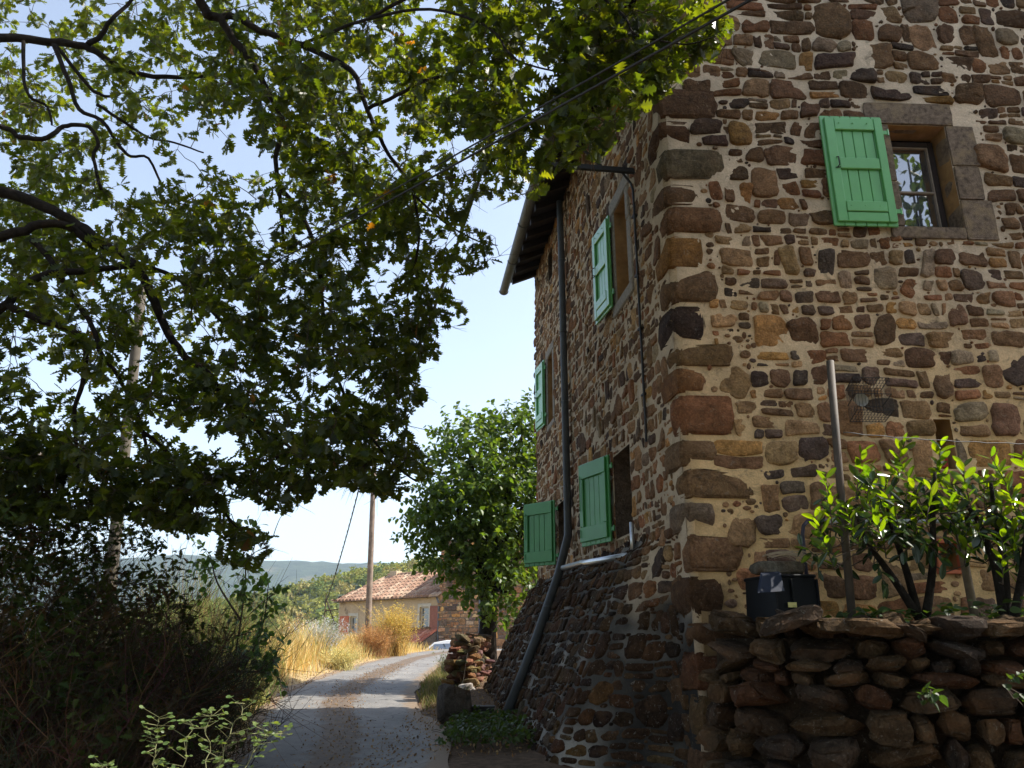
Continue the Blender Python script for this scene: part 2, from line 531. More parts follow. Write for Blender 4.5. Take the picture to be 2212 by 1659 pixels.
# far wood on the hillside: crowns of leaf clumps
def quad_cloud(centres, sizes, cols, normals=None):
    n = len(centres)
    if normals is None:
        normals = rng.normal(size=(n, 3)); normals[:, 2] = np.abs(normals[:, 2]) + .3
    normals = normals / np.linalg.norm(normals, axis=1)[:, None]
    a = np.cross(normals, rng.normal(size=(n, 3))); a /= np.linalg.norm(a, axis=1)[:, None]
    b = np.cross(normals, a)
    s = sizes[:, None]
    jit = lambda: (1 + rng.uniform(-.35, .35, (n, 1)))
    V = np.stack([centres - a * s * jit(), centres - b * s * .7 * jit(), centres + a * s * jit(), centres + b * s * .7 * jit()], 1).reshape(-1, 3)
    Fq = np.arange(4 * n).reshape(n, 4)
    return V, Fq, np.repeat(cols, 4, 0)
cen, siz, cl, nm = [], [], [], []
for k in range(2300):
    x = rng.uniform(-185, 45); y = rng.uniform(118, 300)
    r_ = rng.uniform(1.8, 3.6); zb = hill(x, y)
    n = 75
    d = rng.normal(size=(n, 3)); d /= np.linalg.norm(d, axis=1)[:, None]
    d[:, 2] = np.abs(d[:, 2]) * 1.0 - .25
    rad = r_ * rng.uniform(.7, 1.08, (n, 1)) * (1 + .2 * np.sin(d[:, :1] * 6 + k))
    c = np.array([x, y, zb + r_ * .7]) + d * rad * np.array([1, 1, .9])
    cen.append(c); siz.append(rng.uniform(.32, .7, n))
    nm.append(d + rng.normal(size=(n, 3)) * .45)
    hue = rng.choice(4, p=[.45, .3, .15, .1])
    base = np.array([(.18, .20, .045), (.23, .23, .06), (.11, .15, .045), (.25, .215, .08)][hue]) * rng.uniform(.8, 1.2)
    cl.append(base * rng.uniform(.75, 1.25, (n, 1)))
V, Fq, C = quad_cloud(np.concatenate(cen), np.concatenate(siz), np.concatenate(cl), np.concatenate(nm))
M_FAR = mat_leaf('far_foliage', .3, (1.4, 1.3, .6), .8, .1)
tag(np_mesh('distant_wood', V, Fq, C, M_FAR), 'green scrub oak wood covering the hillside behind the tiled cottage', 'wood', kind='stuff')

# ------------------------------------------------------------------ masonry
CO = Vector((1.46, 6.5))
DG = Vector((0.99897, 0.0454)); NG = Vector((DG.y, -DG.x))       # gable direction and outward normal
DL = Vector((-0.132, 0.99125)); NL = Vector((-DL.y, DL.x))       # road side direction and outward normal
def gw(s, z, d=0.0):
    p = CO + DG * s + NG * d
    return Vector((p.x, p.y, z))
def batter(t, z):
    if z >= 2.5: return 0.0
    k = sm((t - 0.35) / 1.1)
    return k * (0.08 + 0.44 * (2.5 - z)) * sm((2.5 - z) / .12)
def lw(t, z, d=0.0):
    p = CO + DL * t + NL * d
    return Vector((p.x, p.y, z))
def lb(t, z, d=0.0):
    return lw(t, z, d + batter(t, z))

def clip(poly, nx_, ny_, c):
    out = []
    n = len(poly)
    for i in range(n):
        a, b = poly[i], poly[(i + 1) % n]
        da, db = nx_ * a[0] + ny_ * a[1] - c, nx_ * b[0] + ny_ * b[1] - c
        if da <= 0: out.append(a)
        if da * db < 0:
            t = da / (da - db)
            out.append((a[0] + (b[0] - a[0]) * t, a[1] + (b[1] - a[1]) * t))
    return out

def coursed(s0, s1, z0, z1, hr, wr, gap, seed, excl=lambda s, z: False, rects=(), wav=.04, shrink=.10, cham=(.05, .28), gapmul=lambda s, z: 1.0, big=.07, split=.2):
    """random rubble laid in wavy courses: polygons (s, z) and their half size"""
    rr = random.Random(seed)
    zs = [z0]
    hs_ = []
    while zs[-1] < z1:
        a, b_ = hr(zs[-1]) if callable(hr) else hr
        h = a + (b_ - a) * rr.random() ** 1.15
        hs_.append(h); zs.append(zs[-1] + h)
    def bed(k, s):
        return zs[k] + wav * N3(s * 1.1, k * 3.13, seed) + .45 * wav * N3(s * 3.1, k * 1.71, seed + 2)
    out = []
    occ = {}
    for k in range(len(zs) - 1):
        busy = sorted(occ.get(k, []))
        s = s0 - rr.uniform(0, .12)
        while s < s1:
            hit = [q for q in busy if q[0] - .03 <= s < q[1]]
            if hit: s = hit[0][1]; continue
            h = hs_[k]
            w_ = h * rr.uniform(*wr)
            nxt = [q[0] for q in busy if q[0] > s]
            if nxt and s + w_ > min(nxt) - .05: w_ = min(nxt) - s
            if w_ < .035: s += max(w_, .01); continue
            top = k + 1
            if k + 2 < len(zs) and rr.random() < big and w_ > h * 1.1:
                top = k + 2; occ.setdefault(k + 1, []).append((s, s + w_))
            cs_, cz = s + w_ / 2, (zs[k] + zs[top]) / 2
            pieces = [(0.0, 1.0)]
            if top == k + 1 and h > .11 and rr.random() < split:
                f_ = rr.uniform(.35, .65); pieces = [(0.0, f_), (f_, 1.0)]
            for (fa, fb) in pieces:
                g_ = rr.uniform(*gap) * gapmul(cs_, cz)
                cuts_ = [(s, s + w_)]
                if (fb - fa) * h < .08 and w_ > .22: 
                    m_ = s + w_ * rr.uniform(.35, .65); cuts_ = [(s, m_), (m_, s + w_)]
                for (sa, sb) in cuts_:
                    W = sb - sa
                    if excl((sa + sb) / 2, cz): continue
                    x0, x1 = sa + g_ / 2, sb - g_ / 2
                    if x1 - x0 < .02: continue
                    zb = lambda q: bed(k, q) * (1 - fa) + bed(top, q) * fa + g_ / 2
                    zt_ = lambda q: bed(k, q) * (1 - fb) + bed(top, q) * fb - g_ / 2
                    H = zt_((x0 + x1) / 2) - zb((x0 + x1) / 2)
                    if H < .022: continue
                    sh_b, sh_t = rr.random() ** 2 * shrink * H, rr.random() ** 2 * shrink * H
                    m_ = min(H, x1 - x0)
                    c = [rr.uniform(*cham) * m_ for _ in range(8)]
                    t_ = rr.gauss(0, .10) * H
                    j = lambda a_: rr.gauss(0, a_) * m_
                    xm = x0 + (x1 - x0) * rr.uniform(.35, .65)
                    B = lambda q: zb(q) + sh_b
                    T = lambda q: zt_(q) - sh_t
                    zm = (B(xm) + T(xm)) / 2
                    poly = [(x0 + c[0], B(x0 + c[0]) + j(.03)), (xm, B(xm) + j(.035)), (x1 - c[1], B(x1 - c[1]) + j(.03)), (x1 + j(.03), B(x1) + c[2]), (x1 + t_ * .5 + j(.04), zm + j(.1)),
                            (x1 + t_ + j(.03), T(x1) - c[3]), (x1 + t_ - c[4], T(x1 - c[4]) + j(.03)), (xm + t_, T(xm) + j(.035)), (x0 + t_ + c[5], T(x0 + c[5]) + j(.03)), (x0 + t_ + j(.03), T(x0) - c[6]), (x0 + t_ * .5 + j(.04), zm + j(.1)), (x0 + j(.03), B(x0) + c[7])]
                    a, b_ = (x0 + x1) / 2, zm
                    for (U0, U1, v0, v1) in rects:
                        if U0 - .6 < a < U1 + .6 and v0 - .5 < b_ < v1 + .5:
                            dist = [(U0 - a, (1, 0, U0 - g_)), (a - U1, (-1, 0, -U1 - g_)), (v0 - b_, (0, 1, v0 - g_)), (b_ - v1, (0, -1, -v1 - g_))]
                            poly = clip(poly, *max(dist, key=lambda q: q[0])[1])
                            if len(poly) < 3: break
                    if len(poly) < 4: continue
                    xs = [p[0] for p in poly]; ys = [p[1] for p in poly]
                    if max(xs) - min(xs) < .03 or max(ys) - min(ys) < .02: continue
                    out.append((poly, min(max(ys) - min(ys), max(xs) - min(xs)) / 2))
            s += w_
    return out

def chinks(stones, s0, s1, z0, z1, tries, seed, rr_=(.014, .04), excl=lambda s, z: False, rects=(), an=1.7, margin=.006):
    """small filler stones pushed into the joints that the courses leave open"""
    rr = random.Random(seed)
    q = .008
    nx_, nz_ = int((s1 - s0) / q) + 2, int((z1 - z0) / q) + 2
    free = np.ones((nz_, nx_), dtype=bool)
    def paint(poly):
        xs = [p[0] for p in poly]; ys = [p[1] for p in poly]
        i0, i1 = max(0, int((min(xs) - s0) / q)), min(nx_ - 1, int((max(xs) - s0) / q) + 1)
        j0, j1 = max(0, int((min(ys) - z0) / q)), min(nz_ - 1, int((max(ys) - z0) / q) + 1)
        if i1 <= i0 or j1 <= j0: return
        X, Y = np.meshgrid(s0 + np.arange(i0, i1 + 1) * q, z0 + np.arange(j0, j1 + 1) * q)
        ins = np.zeros(X.shape, dtype=bool)
        n = len(poly)
        for i in range(n):
            x1, y1 = poly[i]; x2, y2 = poly[(i + 1) % n]
            if y1 == y2: continue
            ins ^= ((y1 > Y) != (y2 > Y)) & (X < (x2 - x1) * (Y - y1) / (y2 - y1) + x1)
        free[j0:j1 + 1, i0:i1 + 1] &= ~ins
    for p, _ in stones: paint(p)
    for (u0, u1, v0, v1) in rects: paint([(u0, v0), (u1, v0), (u1, v1), (u0, v1)])
    out = []
    for t in range(tries):
        x, z = rr.uniform(s0, s1), rr.uniform(z0, z1)
        if excl(x, z): continue
        i, j = int((x - s0) / q), int((z - z0) / q)
        if not free[j, i]: continue
        r_ = rr_[1] - (rr_[1] - rr_[0]) * min(1, t / tries * 1.3)
        r_ *= rr.uniform(.8, 1.1)
        a = rr.uniform(1.0, an) if rr.random() < .75 else 1 / rr.uniform(1.0, 1.6)
        m = max(1, int((r_ * a + margin) / q)); k = max(1, int((r_ + margin) / q))
        if i - m < 0 or j - k < 0 or i + m >= nx_ or j + k >= nz_: continue
        if free[j - k:j + k + 1, i - m:i + m + 1].mean() < .93: continue
        n = rr.choice((5, 6, 7)); ph = rr.uniform(0, 6.28)
        poly = [(x + math.cos(ph + 6.283 * b_ / n) * r_ * a * rr.uniform(.8, 1.15), z + math.sin(ph + 6.283 * b_ / n) * r_ * rr.uniform(.8, 1.15)) for b_ in range(n)]
        paint(poly); out.append((poly, r_))
    return out

def chaikin(poly, k=.22):
    o = []
    n = len(poly)
    for i in range(n):
        a, b = poly[i], poly[(i + 1) % n]
        o.append((a[0] + (b[0] - a[0]) * k, a[1] + (b[1] - a[1]) * k))
        o.append((a[0] + (b[0] - a[0]) * (1 - k), a[1] + (b[1] - a[1]) * (1 - k)))
    return o

BROWNS = [((.165, .092, .048), 5), ((.125, .071, .040), 5), ((.215, .122, .062), 4), ((.100, .064, .046), 2.2), ((.27, .162, .080), 2.6), ((.195, .088, .042), 3), ((.225, .165, .105), 1.4), ((.30, .155, .055), 1.2), ((.066, .046, .036), 1.6)]
def stone_col(rr, lum=1.0):
    tot = sum(b for a, b in BROWNS)
    t = rr.uniform(0, tot)
    for c, k in BROWNS:
        t -= k
        if t <= 0: break
    j = rr.uniform(.78, 1.22) * lum
    return tuple(x * j * rr.uniform(.95, 1.05) for x in c)

def add_stones(mb, stones, fn, seed, hmul=1.0, lum=lambda s, z: 1.0, jag=0.07):
    rr = random.Random(seed)
    for poly, r_ in stones:
        cx = sum(p[0] for p in poly) / len(poly); cy = sum(p[1] for p in poly) / len(poly)
        pl = chaikin(poly, .24)
        out = []
        for (x, y) in pl:
            k = jag * r_ * 1.6
            out.append((x + k * (N3(x * 16, y * 16, seed) + N3(x * 48, y * 48, seed) * .8), y + k * (N3(x * 16, y * 16, seed + 40) + N3(x * 48, y * 48, seed + 40) * .8)))
        n = len(out)
        h = rr.uniform(.008, .036) * hmul * (0.6 + 3.5 * r_)
        tx, ty = rr.gauss(0, .10), rr.gauss(0, .10)
        vs_ = []
        for sc_, hh in ((1.0, -.012), (.965, h * .62), (.87, h * .95), (.45, h)):
            for (x, y) in out:
                X, Y = cx + (x - cx) * sc_, cy + (y - cy) * sc_
                d = hh
                if sc_ < .99: d += .012 * N3(X * 12, Y * 12, seed + 5) + .006 * N3(X * 33, Y * 33, seed + 9) + tx * (X - cx) + ty * (Y - cy)
                vs_.append(fn(X, Y, d))
        vs_.append(fn(cx, cy, h * 1.03))
        fs = []
        for rg in range(3):
            for i in range(n):
                j = (i + 1) % n
                fs.append((rg * n + i, rg * n + j, (rg + 1) * n + j, (rg + 1) * n + i))
        for i in range(n): fs.append((3 * n + i, 3 * n + (i + 1) % n, 4 * n))
        mb.add(vs_, fs, 0, stone_col(rr, lum(cx, cy)))

def mortar_plane(mb, fn, s0, s1, z0, z1, rects, colf, step=.09, mat=1, wav=.007):
    ss = sorted(set([s0, s1] + [x for r_ in rects for x in r_[:2] if s0 < x < s1]))
    zs = sorted(set([z0, z1] + [x for r_ in rects for x in r_[2:] if z0 < x < z1]))
    def fill(a):
        o = []
        for p, q in zip(a[:-1], a[1:]):
            n = max(1, int((q - p) / step)); o += [p + (q - p) * i / n for i in range(n)]
        return o + [a[-1]]
    ss, zs = fill(ss), fill(zs)
    vs_, cs = [], []
    for z in zs:
        for s in ss:
            vs_.append(fn(s, z, wav * N3(s * 6, z * 6, 1.7) + .004))
            cs.append(colf(s, z))
    n = len(ss); fs = []
    for j in range(len(zs) - 1):
        for i in range(n - 1):
            sc_, zc = (ss[i] + ss[i + 1]) / 2, (zs[j] + zs[j + 1]) / 2
            if any(r_[0] < sc_ < r_[1] and r_[2] < zc < r_[3] for r_ in rects): continue
            fs.append((j * n + i, j * n + i + 1, (j + 1) * n + i + 1, (j + 1) * n + i))
    mb.add(vs_, fs, mat, cs)

# boxy rounded rough block ------------------------------------------------
def ico(level):
    import bmesh
    bm = bmesh.new()
    bmesh.ops.create_icosphere(bm, subdivisions=level, radius=1)
    bm.verts.ensure_lookup_table()
    v = [x.co.copy() for x in bm.verts]
    f = [tuple(q.index for q in p.verts) for p in bm.faces]
    bm.free()
    return v, f
ICO2, ICO3, ICO4 = ico(3), ico(4), ico(2)
def rock(mb, c, ax, ay, az, hx_, hy_, hz_, seed, colr, pw=.45, rough=.06, cuts=5, base=None, mat=0, kmin=.66, bx=.55):
    rr = random.Random(seed)
    base = base or ICO2
    c = Vector(c)
    planes = []
    for _ in range(cuts):
        d = Vector((rr.gauss(0, 1), rr.gauss(0, 1), rr.gauss(0, 1))).normalized()
        planes.append((d, rr.uniform(kmin, .98)))
    vs_ = []
    for p in base[0]:
        q = Vector([math.copysign(abs(x) ** pw, x) for x in p])
        mx = max(abs(q.x), abs(q.y), abs(q.z)); q = q / (mx * bx + (1 - bx) * q.length)
        for d, k in planes:
            e = q.dot(d)
            if e > k: q = q - d * (e - k) * .9
        q = q * (1 + rough * (noise.noise(p * 1.6 + Vector((seed * 1.3, 0, 0))) * 1.3 + .9 * noise.noise(p * 4.2 + Vector((0, seed, 0))) + .6 * noise.noise(p * 9 + Vector((0, 0, seed))) + .35 * noise.noise(p * 21 + Vector((seed, 0, seed)))))
        vs_.append(c + ax * (q.x * hx_) + ay * (q.y * hy_) + az * (q.z * hz_))
    mb.add(vs_, base[1], mat, colr)
UZ = Vector((0, 0, 1))
DG3, NG3, DL3, NL3 = DG.to_3d(), NG.to_3d(), DL.to_3d(), NL.to_3d()

# ------------------------------------------------------------------ the stone house
GL, LL, EZ, RZ = 8.2, 7.55, 8.3, 9.95
house = thing('stone_house', 'tall brown rubble stone house with green shutters rising beside the lane', 'house', (CO.x, CO.y, 0.3))

OPG = (2.27, 2.85, 5.31, 6.45)                      # gable window opening
OP1, OP2, OP3, OP4, OP5 = (1.28, 1.80, 5.28, 6.44), (1.60, 2.27, 2.64, 3.56), (5.05, 5.62, 2.72, 3.56), (5.85, 6.35, 5.02, 6.2), (5.75, 6.15, 7.55, 8.1)
LOOP = (2.22, 2.37, 2.98, 3.42)
NOOK = (2.05, 2.24, 2.12, 2.36)

# quoins: alternating long and short corner blocks, longer leg on one face then the other
q_rr = random.Random(5)
quoins = []
z = 0.1
k = 0
while z < 9.2:
    h = q_rr.uniform(.20, .40)
    lg, ll = (q_rr.uniform(.42, .62), q_rr.uniform(.22, .32)) if k % 2 == 0 else (q_rr.uniform(.24, .34), q_rr.uniform(.40, .58))
    quoins.append((z, h, lg, ll)); z += h + q_rr.uniform(.008, .022); k += 1
def q_at(z, i):
    for q in quoins:
        if q[0] - .01 <= z <= q[0] + q[1] + .01: return q[i]
    return .25

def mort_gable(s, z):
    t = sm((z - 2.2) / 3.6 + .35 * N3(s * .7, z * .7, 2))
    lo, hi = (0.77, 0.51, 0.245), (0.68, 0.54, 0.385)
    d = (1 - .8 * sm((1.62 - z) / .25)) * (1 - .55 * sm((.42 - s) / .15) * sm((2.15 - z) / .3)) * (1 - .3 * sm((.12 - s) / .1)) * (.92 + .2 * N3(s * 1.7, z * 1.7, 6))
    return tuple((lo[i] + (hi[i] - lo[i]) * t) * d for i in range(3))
def mort_left(s, z):
    t = .5 + .5 * N3(s * .9, z * .9, 8)
    return (0.43 + .08 * t, 0.34 + .06 * t, 0.235 + .05 * t)
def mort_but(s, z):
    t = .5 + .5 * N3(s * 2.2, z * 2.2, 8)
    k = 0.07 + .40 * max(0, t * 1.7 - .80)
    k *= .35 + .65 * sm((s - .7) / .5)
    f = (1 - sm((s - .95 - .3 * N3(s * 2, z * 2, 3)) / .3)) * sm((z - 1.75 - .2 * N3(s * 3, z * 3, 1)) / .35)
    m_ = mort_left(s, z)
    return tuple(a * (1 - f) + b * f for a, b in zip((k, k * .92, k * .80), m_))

# gable
mb = MB()
dress_g = (2.02, 3.02, 5.16, 6.76)
def ex_g(s, z):
    if s < q_at(z, 2) + .03: return True
    if z > EZ + (RZ - EZ) * (1 - abs(s - GL / 2) / (GL / 2)) - .1: return True
    return dress_g[0] < s < 3.2 and dress_g[2] < z < dress_g[3]
# courses differ over the wall: large stones low down, small ones in the middle
def gm(s, z):
    k = math.exp(-((z - 4.5) / 1.2) ** 2)
    return max(.35, .75 + .75 * k + .5 * N3(s * .8, z * .8, 4))
def smaller(s, z): return ex_g(s, z)
hr_g = lambda z: (.14, .29) if z < 3.6 else ((.10, .19) if z < 5.7 else (.12, .25))
stG = coursed(0.02, GL, 0.2, 9.9, hr_g, (.65, 2.0), (.006, .022), 21, excl=ex_g, rects=(LOOP, NOOK), gapmul=gm, wav=.075, big=.15, split=.22)
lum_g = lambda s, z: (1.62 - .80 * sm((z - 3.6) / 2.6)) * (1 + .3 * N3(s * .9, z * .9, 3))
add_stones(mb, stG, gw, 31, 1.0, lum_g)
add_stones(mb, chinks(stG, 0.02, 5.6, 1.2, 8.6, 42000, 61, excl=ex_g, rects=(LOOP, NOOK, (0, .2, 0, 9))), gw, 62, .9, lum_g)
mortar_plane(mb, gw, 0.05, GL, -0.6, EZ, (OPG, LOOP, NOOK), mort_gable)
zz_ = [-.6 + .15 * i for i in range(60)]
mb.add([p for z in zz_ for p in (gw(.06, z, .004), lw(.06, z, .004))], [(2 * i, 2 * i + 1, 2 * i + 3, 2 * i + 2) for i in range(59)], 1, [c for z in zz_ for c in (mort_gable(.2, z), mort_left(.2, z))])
# gable triangle
nseg = 40
vs_, cs, fs = [], [], []
for i in range(nseg + 1):
    s = GL * i / nseg; zt = EZ + (RZ - EZ) * (1 - abs(s - GL / 2) / (GL / 2))
    vs_ += [gw(s, EZ, .004), gw(s, zt, .004)]; cs += [mort_gable(s, EZ), mort_gable(s, zt)]
for i in range(nseg): fs.append((2 * i, 2 * i + 2, 2 * i + 3, 2 * i + 1))
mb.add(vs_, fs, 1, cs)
# loophole and nook recesses
def recess(mb, fn, o, dep, mat):
    a, b_, c, d = o
    e = .006
    pts = [fn(a, c, e), fn(b_, c, e), fn(b_, d, e), fn(a, d, e), fn(a, c, -dep), fn(b_, c, -dep), fn(b_, d, -dep), fn(a, d, -dep)]
    mb.add(pts, [(0, 1, 5, 4), (1, 2, 6, 5), (2, 3, 7, 6), (3, 0, 4, 7), (4, 5, 6, 7)], mat, (.12, .085, .06))
recess(mb, gw, LOOP, .35, 2)
recess(mb, gw, NOOK, .12, 2)
mb.build('gable_wall', [M_STONE, M_MORT, M_OCHRE], house, True)

# corner blocks
mb = MB()
rr = random.Random(77)
for i, (z, h, lg, ll) in enumerate(quoins):
    p = CO + DG * (lg / 2 - .02) + DL * (ll / 2 - .02)
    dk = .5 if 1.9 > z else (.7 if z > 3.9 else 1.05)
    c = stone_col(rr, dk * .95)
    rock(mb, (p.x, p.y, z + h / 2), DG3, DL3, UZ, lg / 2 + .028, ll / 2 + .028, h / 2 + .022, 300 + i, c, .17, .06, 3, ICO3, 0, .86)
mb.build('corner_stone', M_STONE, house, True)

# dressed stone surround of the gable window
mb = MB()
def gblock(s0, s1, z0, z1, sd, c, d=.03):
    rock(mb, gw((s0 + s1) / 2, (z0 + z1) / 2, d - .125), DG3, NG3, UZ, (s1 - s0) / 2 + .006, .13, (z1 - z0) / 2 + .004, sd + 40, c, .10, .018, 0, ICO3, 0, .66, .93)
gblock(2.04, 2.95, 6.455, 6.70, 1, (1, 1, 1), .026)
gblock(2.855, 3.13, 5.99, 6.45, 2, (1, 1, 1), .024)
gblock(2.855, 3.10, 5.62, 5.982, 3, (1, 1, 1), .03)
gblock(2.855, 3.16, 5.18, 5.612, 4, (1, 1, 1), .024)
gblock(2.10, 2.265, 5.80, 6.45, 5, (1, 1, 1), .022)
gblock(2.08, 2.265, 5.315, 5.792, 6, (1, 1, 1), .026)
gblock(2.12, 2.85, 5.19, 5.305, 7, (1, 1, 1), .028)
mb.build('window_surround', M_DRESS, house)

def reveal(name, fn, o, dep, parent, mat, flare=.0):
    mb = MB()
    a, b_, c, d = o
    f = flare
    pts = [fn(a, c, .0), fn(b_, c, .0), fn(b_, d, .0), fn(a, d, .0), fn(a + f, c + f * .3, -dep), fn(b_ - f, c + f * .3, -dep), fn(b_ - f, d - f, -dep), fn(a + f, d - f, -dep)]
    mb.add(pts, [(0, 1, 5, 4), (1, 2, 6, 5), (2, 3, 7, 6), (3, 0, 4, 7)], 0, (1, 1, 1))
    return mb.build(name, mat, parent)

def casement(fn, o, dep, parent, bars=(.5,), fmat=None, gmat=None, name='window', fw=.05, light=None):
    """frame as the part, panes and glazing bars as sub-parts"""
    a, b_, c, d = o
    mb = MB()
    f = lambda x, y, z_: fn(x, y, z_ - dep)
    mb.box(f, a, a + fw, c, d, -.03, .03); mb.box(f, b_ - fw, b_, c, d, -.03, .03)
    mb.box(f, a + fw, b_ - fw, d - fw, d, -.03, .028); mb.box(f, a + fw, b_ - fw, c, c + fw, -.03, .028)
    root = mb.build(name, fmat, parent)
    mb = MB()
    A, B, Cc, Dd = a + fw, b_ - fw, c + fw, d - fw
    t = .017
    mb.box(f, A, A + t, Cc, Dd, -.02, .022); mb.box(f, B - t, B, Cc, Dd, -.02, .022)
    mb.box(f, A + t, B - t, Dd - t, Dd, -.02, .021); mb.box(f, A + t, B - t, Cc, Cc + t * 1.4, -.02, .021)
    for k in bars:
        zc = Cc + (Dd - Cc) * k
        mb.box(f, A + t, B - t, zc - t * .7, zc + t * .7, -.02, .020)
    mb.build('sash', light or fmat, root)
    mb = MB()
    mb.add([fn(A, Cc, -dep - .004), fn(B, Cc, -dep - .004), fn(B, Dd, -dep - .004), fn(A, Dd, -dep - .004)], [(0, 1, 2, 3)])
    mb.build('pane', gmat or M_GLASS, root)
    return root
M_SASH = mat_simple('pale_sash', (0.30, 0.24, 0.18), .6, .2, 20, .1)
wv = casement(gw, (2.29, 2.83, 5.30, 6.40), .22, house, (.47,), M_DWOOD, M_GLASS, 'window', .055, M_SASH)
reveal('reveal', gw, (2.268, 2.852, 5.307, 6.452), .25, wv, M_OCHRE, .0)
wv['label'] = 'upper gable window reflecting sky and a tree'

# shutters ------------------------------------------------------------------
def shutter(fn, wd, ht, mat, label, style, hinge_side=1):
    """fn(x,y,z): x across from the hinge, y up, z outwards"""
    mb = MB()
    n = 6
    for i in range(n):                                    # boards of the back layer
        a, b_ = wd * i / n, wd * (i + 1) / n
        mb.box(fn, a + .0025, b_ - .0025, 0, ht, 0, .024, .004)
    root = mb.build('shutter', mat, house)
    root['label'] = label
    fr = MB()
    sw = wd * .15
    z0, z1 = .026, .05
    top, bot = .035, .035
    if style == 'barred':
        e = wd * .06
        for xa, xb in ((.012, sw), (wd - sw - e, wd - e)):
            fr = MB(); fr.box(fn, xa, xb, bot, ht - top, z0, z1, .005); fr.build('stile', mat, root)
        for a, b_, zz in ((ht - .17, ht - top - .001, z1), (ht * .50, ht * .60, z1), (.14, .25, z1 + .008), (bot + .001, .135, z1)):
            fr = MB(); fr.box(fn, sw + .002, wd - sw - e - .002, a, b_, z0, zz - .002, .006); fr.build('rail', mat, root)
        for yy in (ht - .10, .20):
            for q in (.27, .5, .72):
                nb = MB()
                nb.box(fn, wd * q - .006, wd * q + .006, yy - .006, yy + .006, z1, z1 + .01, .003)
                nb.build('nail', mat, root)
        hd = MB()
        hd.tube([fn(wd - .07 - e, ht * .51, z1), fn(wd - .07 - e, ht * .515, z1 + .03), fn(wd - .07 - e, ht * .585, z1 + .03), fn(wd - .07 - e, ht * .6, z1)], .006, 6)
        hd.tube([fn(wd - .09 - e, ht * .505, z1 + .006), fn(wd - .04 - e, ht * .50, z1 + .008)], .005, 5)
        hd.build('handle', M_IRON, root)
    else:
        e = wd * .02
        for ya, yb in ((ht - .19, ht - .012), (.05, .22)):
            fr = MB(); fr.box(fn, e + .03, wd - e, ya, yb, z0, z1, .005); fr.build('rail', mat, root)
        for xa, xb in ((e + .03, sw + .02), (wd - sw, wd - e)):
            fr = MB(); fr.box(fn, xa, xb, .222, ht - .192, z0, z1 - .002, .006); fr.build('stile', mat, root)
        hd = MB()
        hd.tube([fn(wd - .05, .10, z1 + .008), fn(wd - .05, .19, z1 + .008)], .005, 5)
        hd.build('bolt', mat, root)
        hd = MB()
        hd.tube([fn(wd - .055, ht * .42, z1 + .01), fn(wd - .055, ht - .15, z1 + .01)], .005, 5)
        hd.build('bolt', mat, root)
    for q in (.14, .86):
        hg = MB()
        hg.box(fn, -.055, .0, ht * q - .022, ht * q + .022, .004, .016, .003)
        hg.tube([fn(-.055, ht * q - .03, .012), fn(-.055, ht * q + .035, .012)], .010, 8)
        hg.build('hinge', mat, root)
    return root
shutter(lambda x, y, z_: gw(2.175 - x, 5.275 + y, z_ + .045), .62, 1.215, M_GREEN, 'light green boarded shutter beside the upper gable window', 'barred')
def lsh(t0, zb, ang, off=.04):
    """hinged at t0 on the road wall, leaf swinging out by ang towards the far end"""
    ca, sa = math.cos(ang), math.sin(ang)
    def fn(x, y, z_):
        return lw(t0 + x * ca - z_ * sa, zb + y, off + x * sa + z_ * ca)
    return fn
shutter(lsh(1.86, 5.25, R(5)), .58, 1.2, M_GREEN, 'upper shutter near the cable bracket, its face pale with sky light', 'barred')
shutter(lsh(2.30, 2.62, R(17)), .66, 0.98, M_GREEN2, 'deep green panelled shutter by the lower opening nearest the corner', 'panel')
shutter(lsh(5.66, 2.66, R(37)), .66, .98, M_GREEN2, 'deep green panelled shutter standing out over the top of the buttress', 'panel')
shutter(lsh(6.42, 5.05, R(6)), .52, 1.18, M_GREEN, 'small looking far upper shutter beyond the downpipe', 'barred')

# road side wall
mb = MB()
ops = (OP1, OP2, OP3, OP4, OP5)
sur = [(OP1[0] - .17, OP1[1] + .17, OP1[2] - .16, OP1[3] + .2), (OP4[0] - .12, OP4[1] + .1, OP4[2] - .1, OP4[3] + .16)]
def ex_l(s, z):
    if s < q_at(z, 3) + .03: return True
    return any(r_[0] < s < r_[1] and r_[2] < z < r_[3] for r_ in sur)
stL = coursed(0.02, LL, 2.5, EZ, (.10, .19), (.6, 1.8), (.009, .026), 41, excl=ex_l, rects=ops, wav=.06, big=.12)
add_stones(mb, stL, lw, 42, .62, lambda s, z: 1.3)
add_stones(mb, chinks(stL, 0.02, LL, 2.5, EZ, 36000, 63, excl=ex_l, rects=ops), lw, 64, .6, lambda s, z: 1.3)
mortar_plane(mb, lw, 0.05, LL, 2.44, EZ + .05, ops, mort_left)
for o in (OP2, OP3, OP5): recess(mb, lw, o, .42, 0)
mb.build('side_wall', [M_STONE, M_MORT], house, True)
mb = MB()
def lblock(t0, t1, z0, z1, sd, d=.022):
    mb.box(lambda x, y, z_: lw(x, y, z_ + .006 * N3(x * 9, y * 9, sd)), t0, t1, z0, z1, -.2, d, .012)
a, b_, c_, d_ = OP1
lblock(a - .16, a - .004, c_, d_ - .4, 1); lblock(a - .13, a - .004, d_ - .395, d_, 2, .026)
lblock(b_ + .004, b_ + .13, c_, d_, 3, .018)
lblock(a - .17, b_ + .16, d_ + .004, d_ + .19, 4, .024); lblock(a - .15, b_ + .15, c_ - .15, c_ - .004, 5, .026)
M_GREYSTONE = mat_simple('grey_dressed_stone', (0.27, 0.24, 0.205), 0.9, 0.25, 30, 0.5, 0.008, spec=.2)
mb.build('window_surround', M_GREYSTONE, house)
mb = MB()
a, b_, c_, d_ = OP4
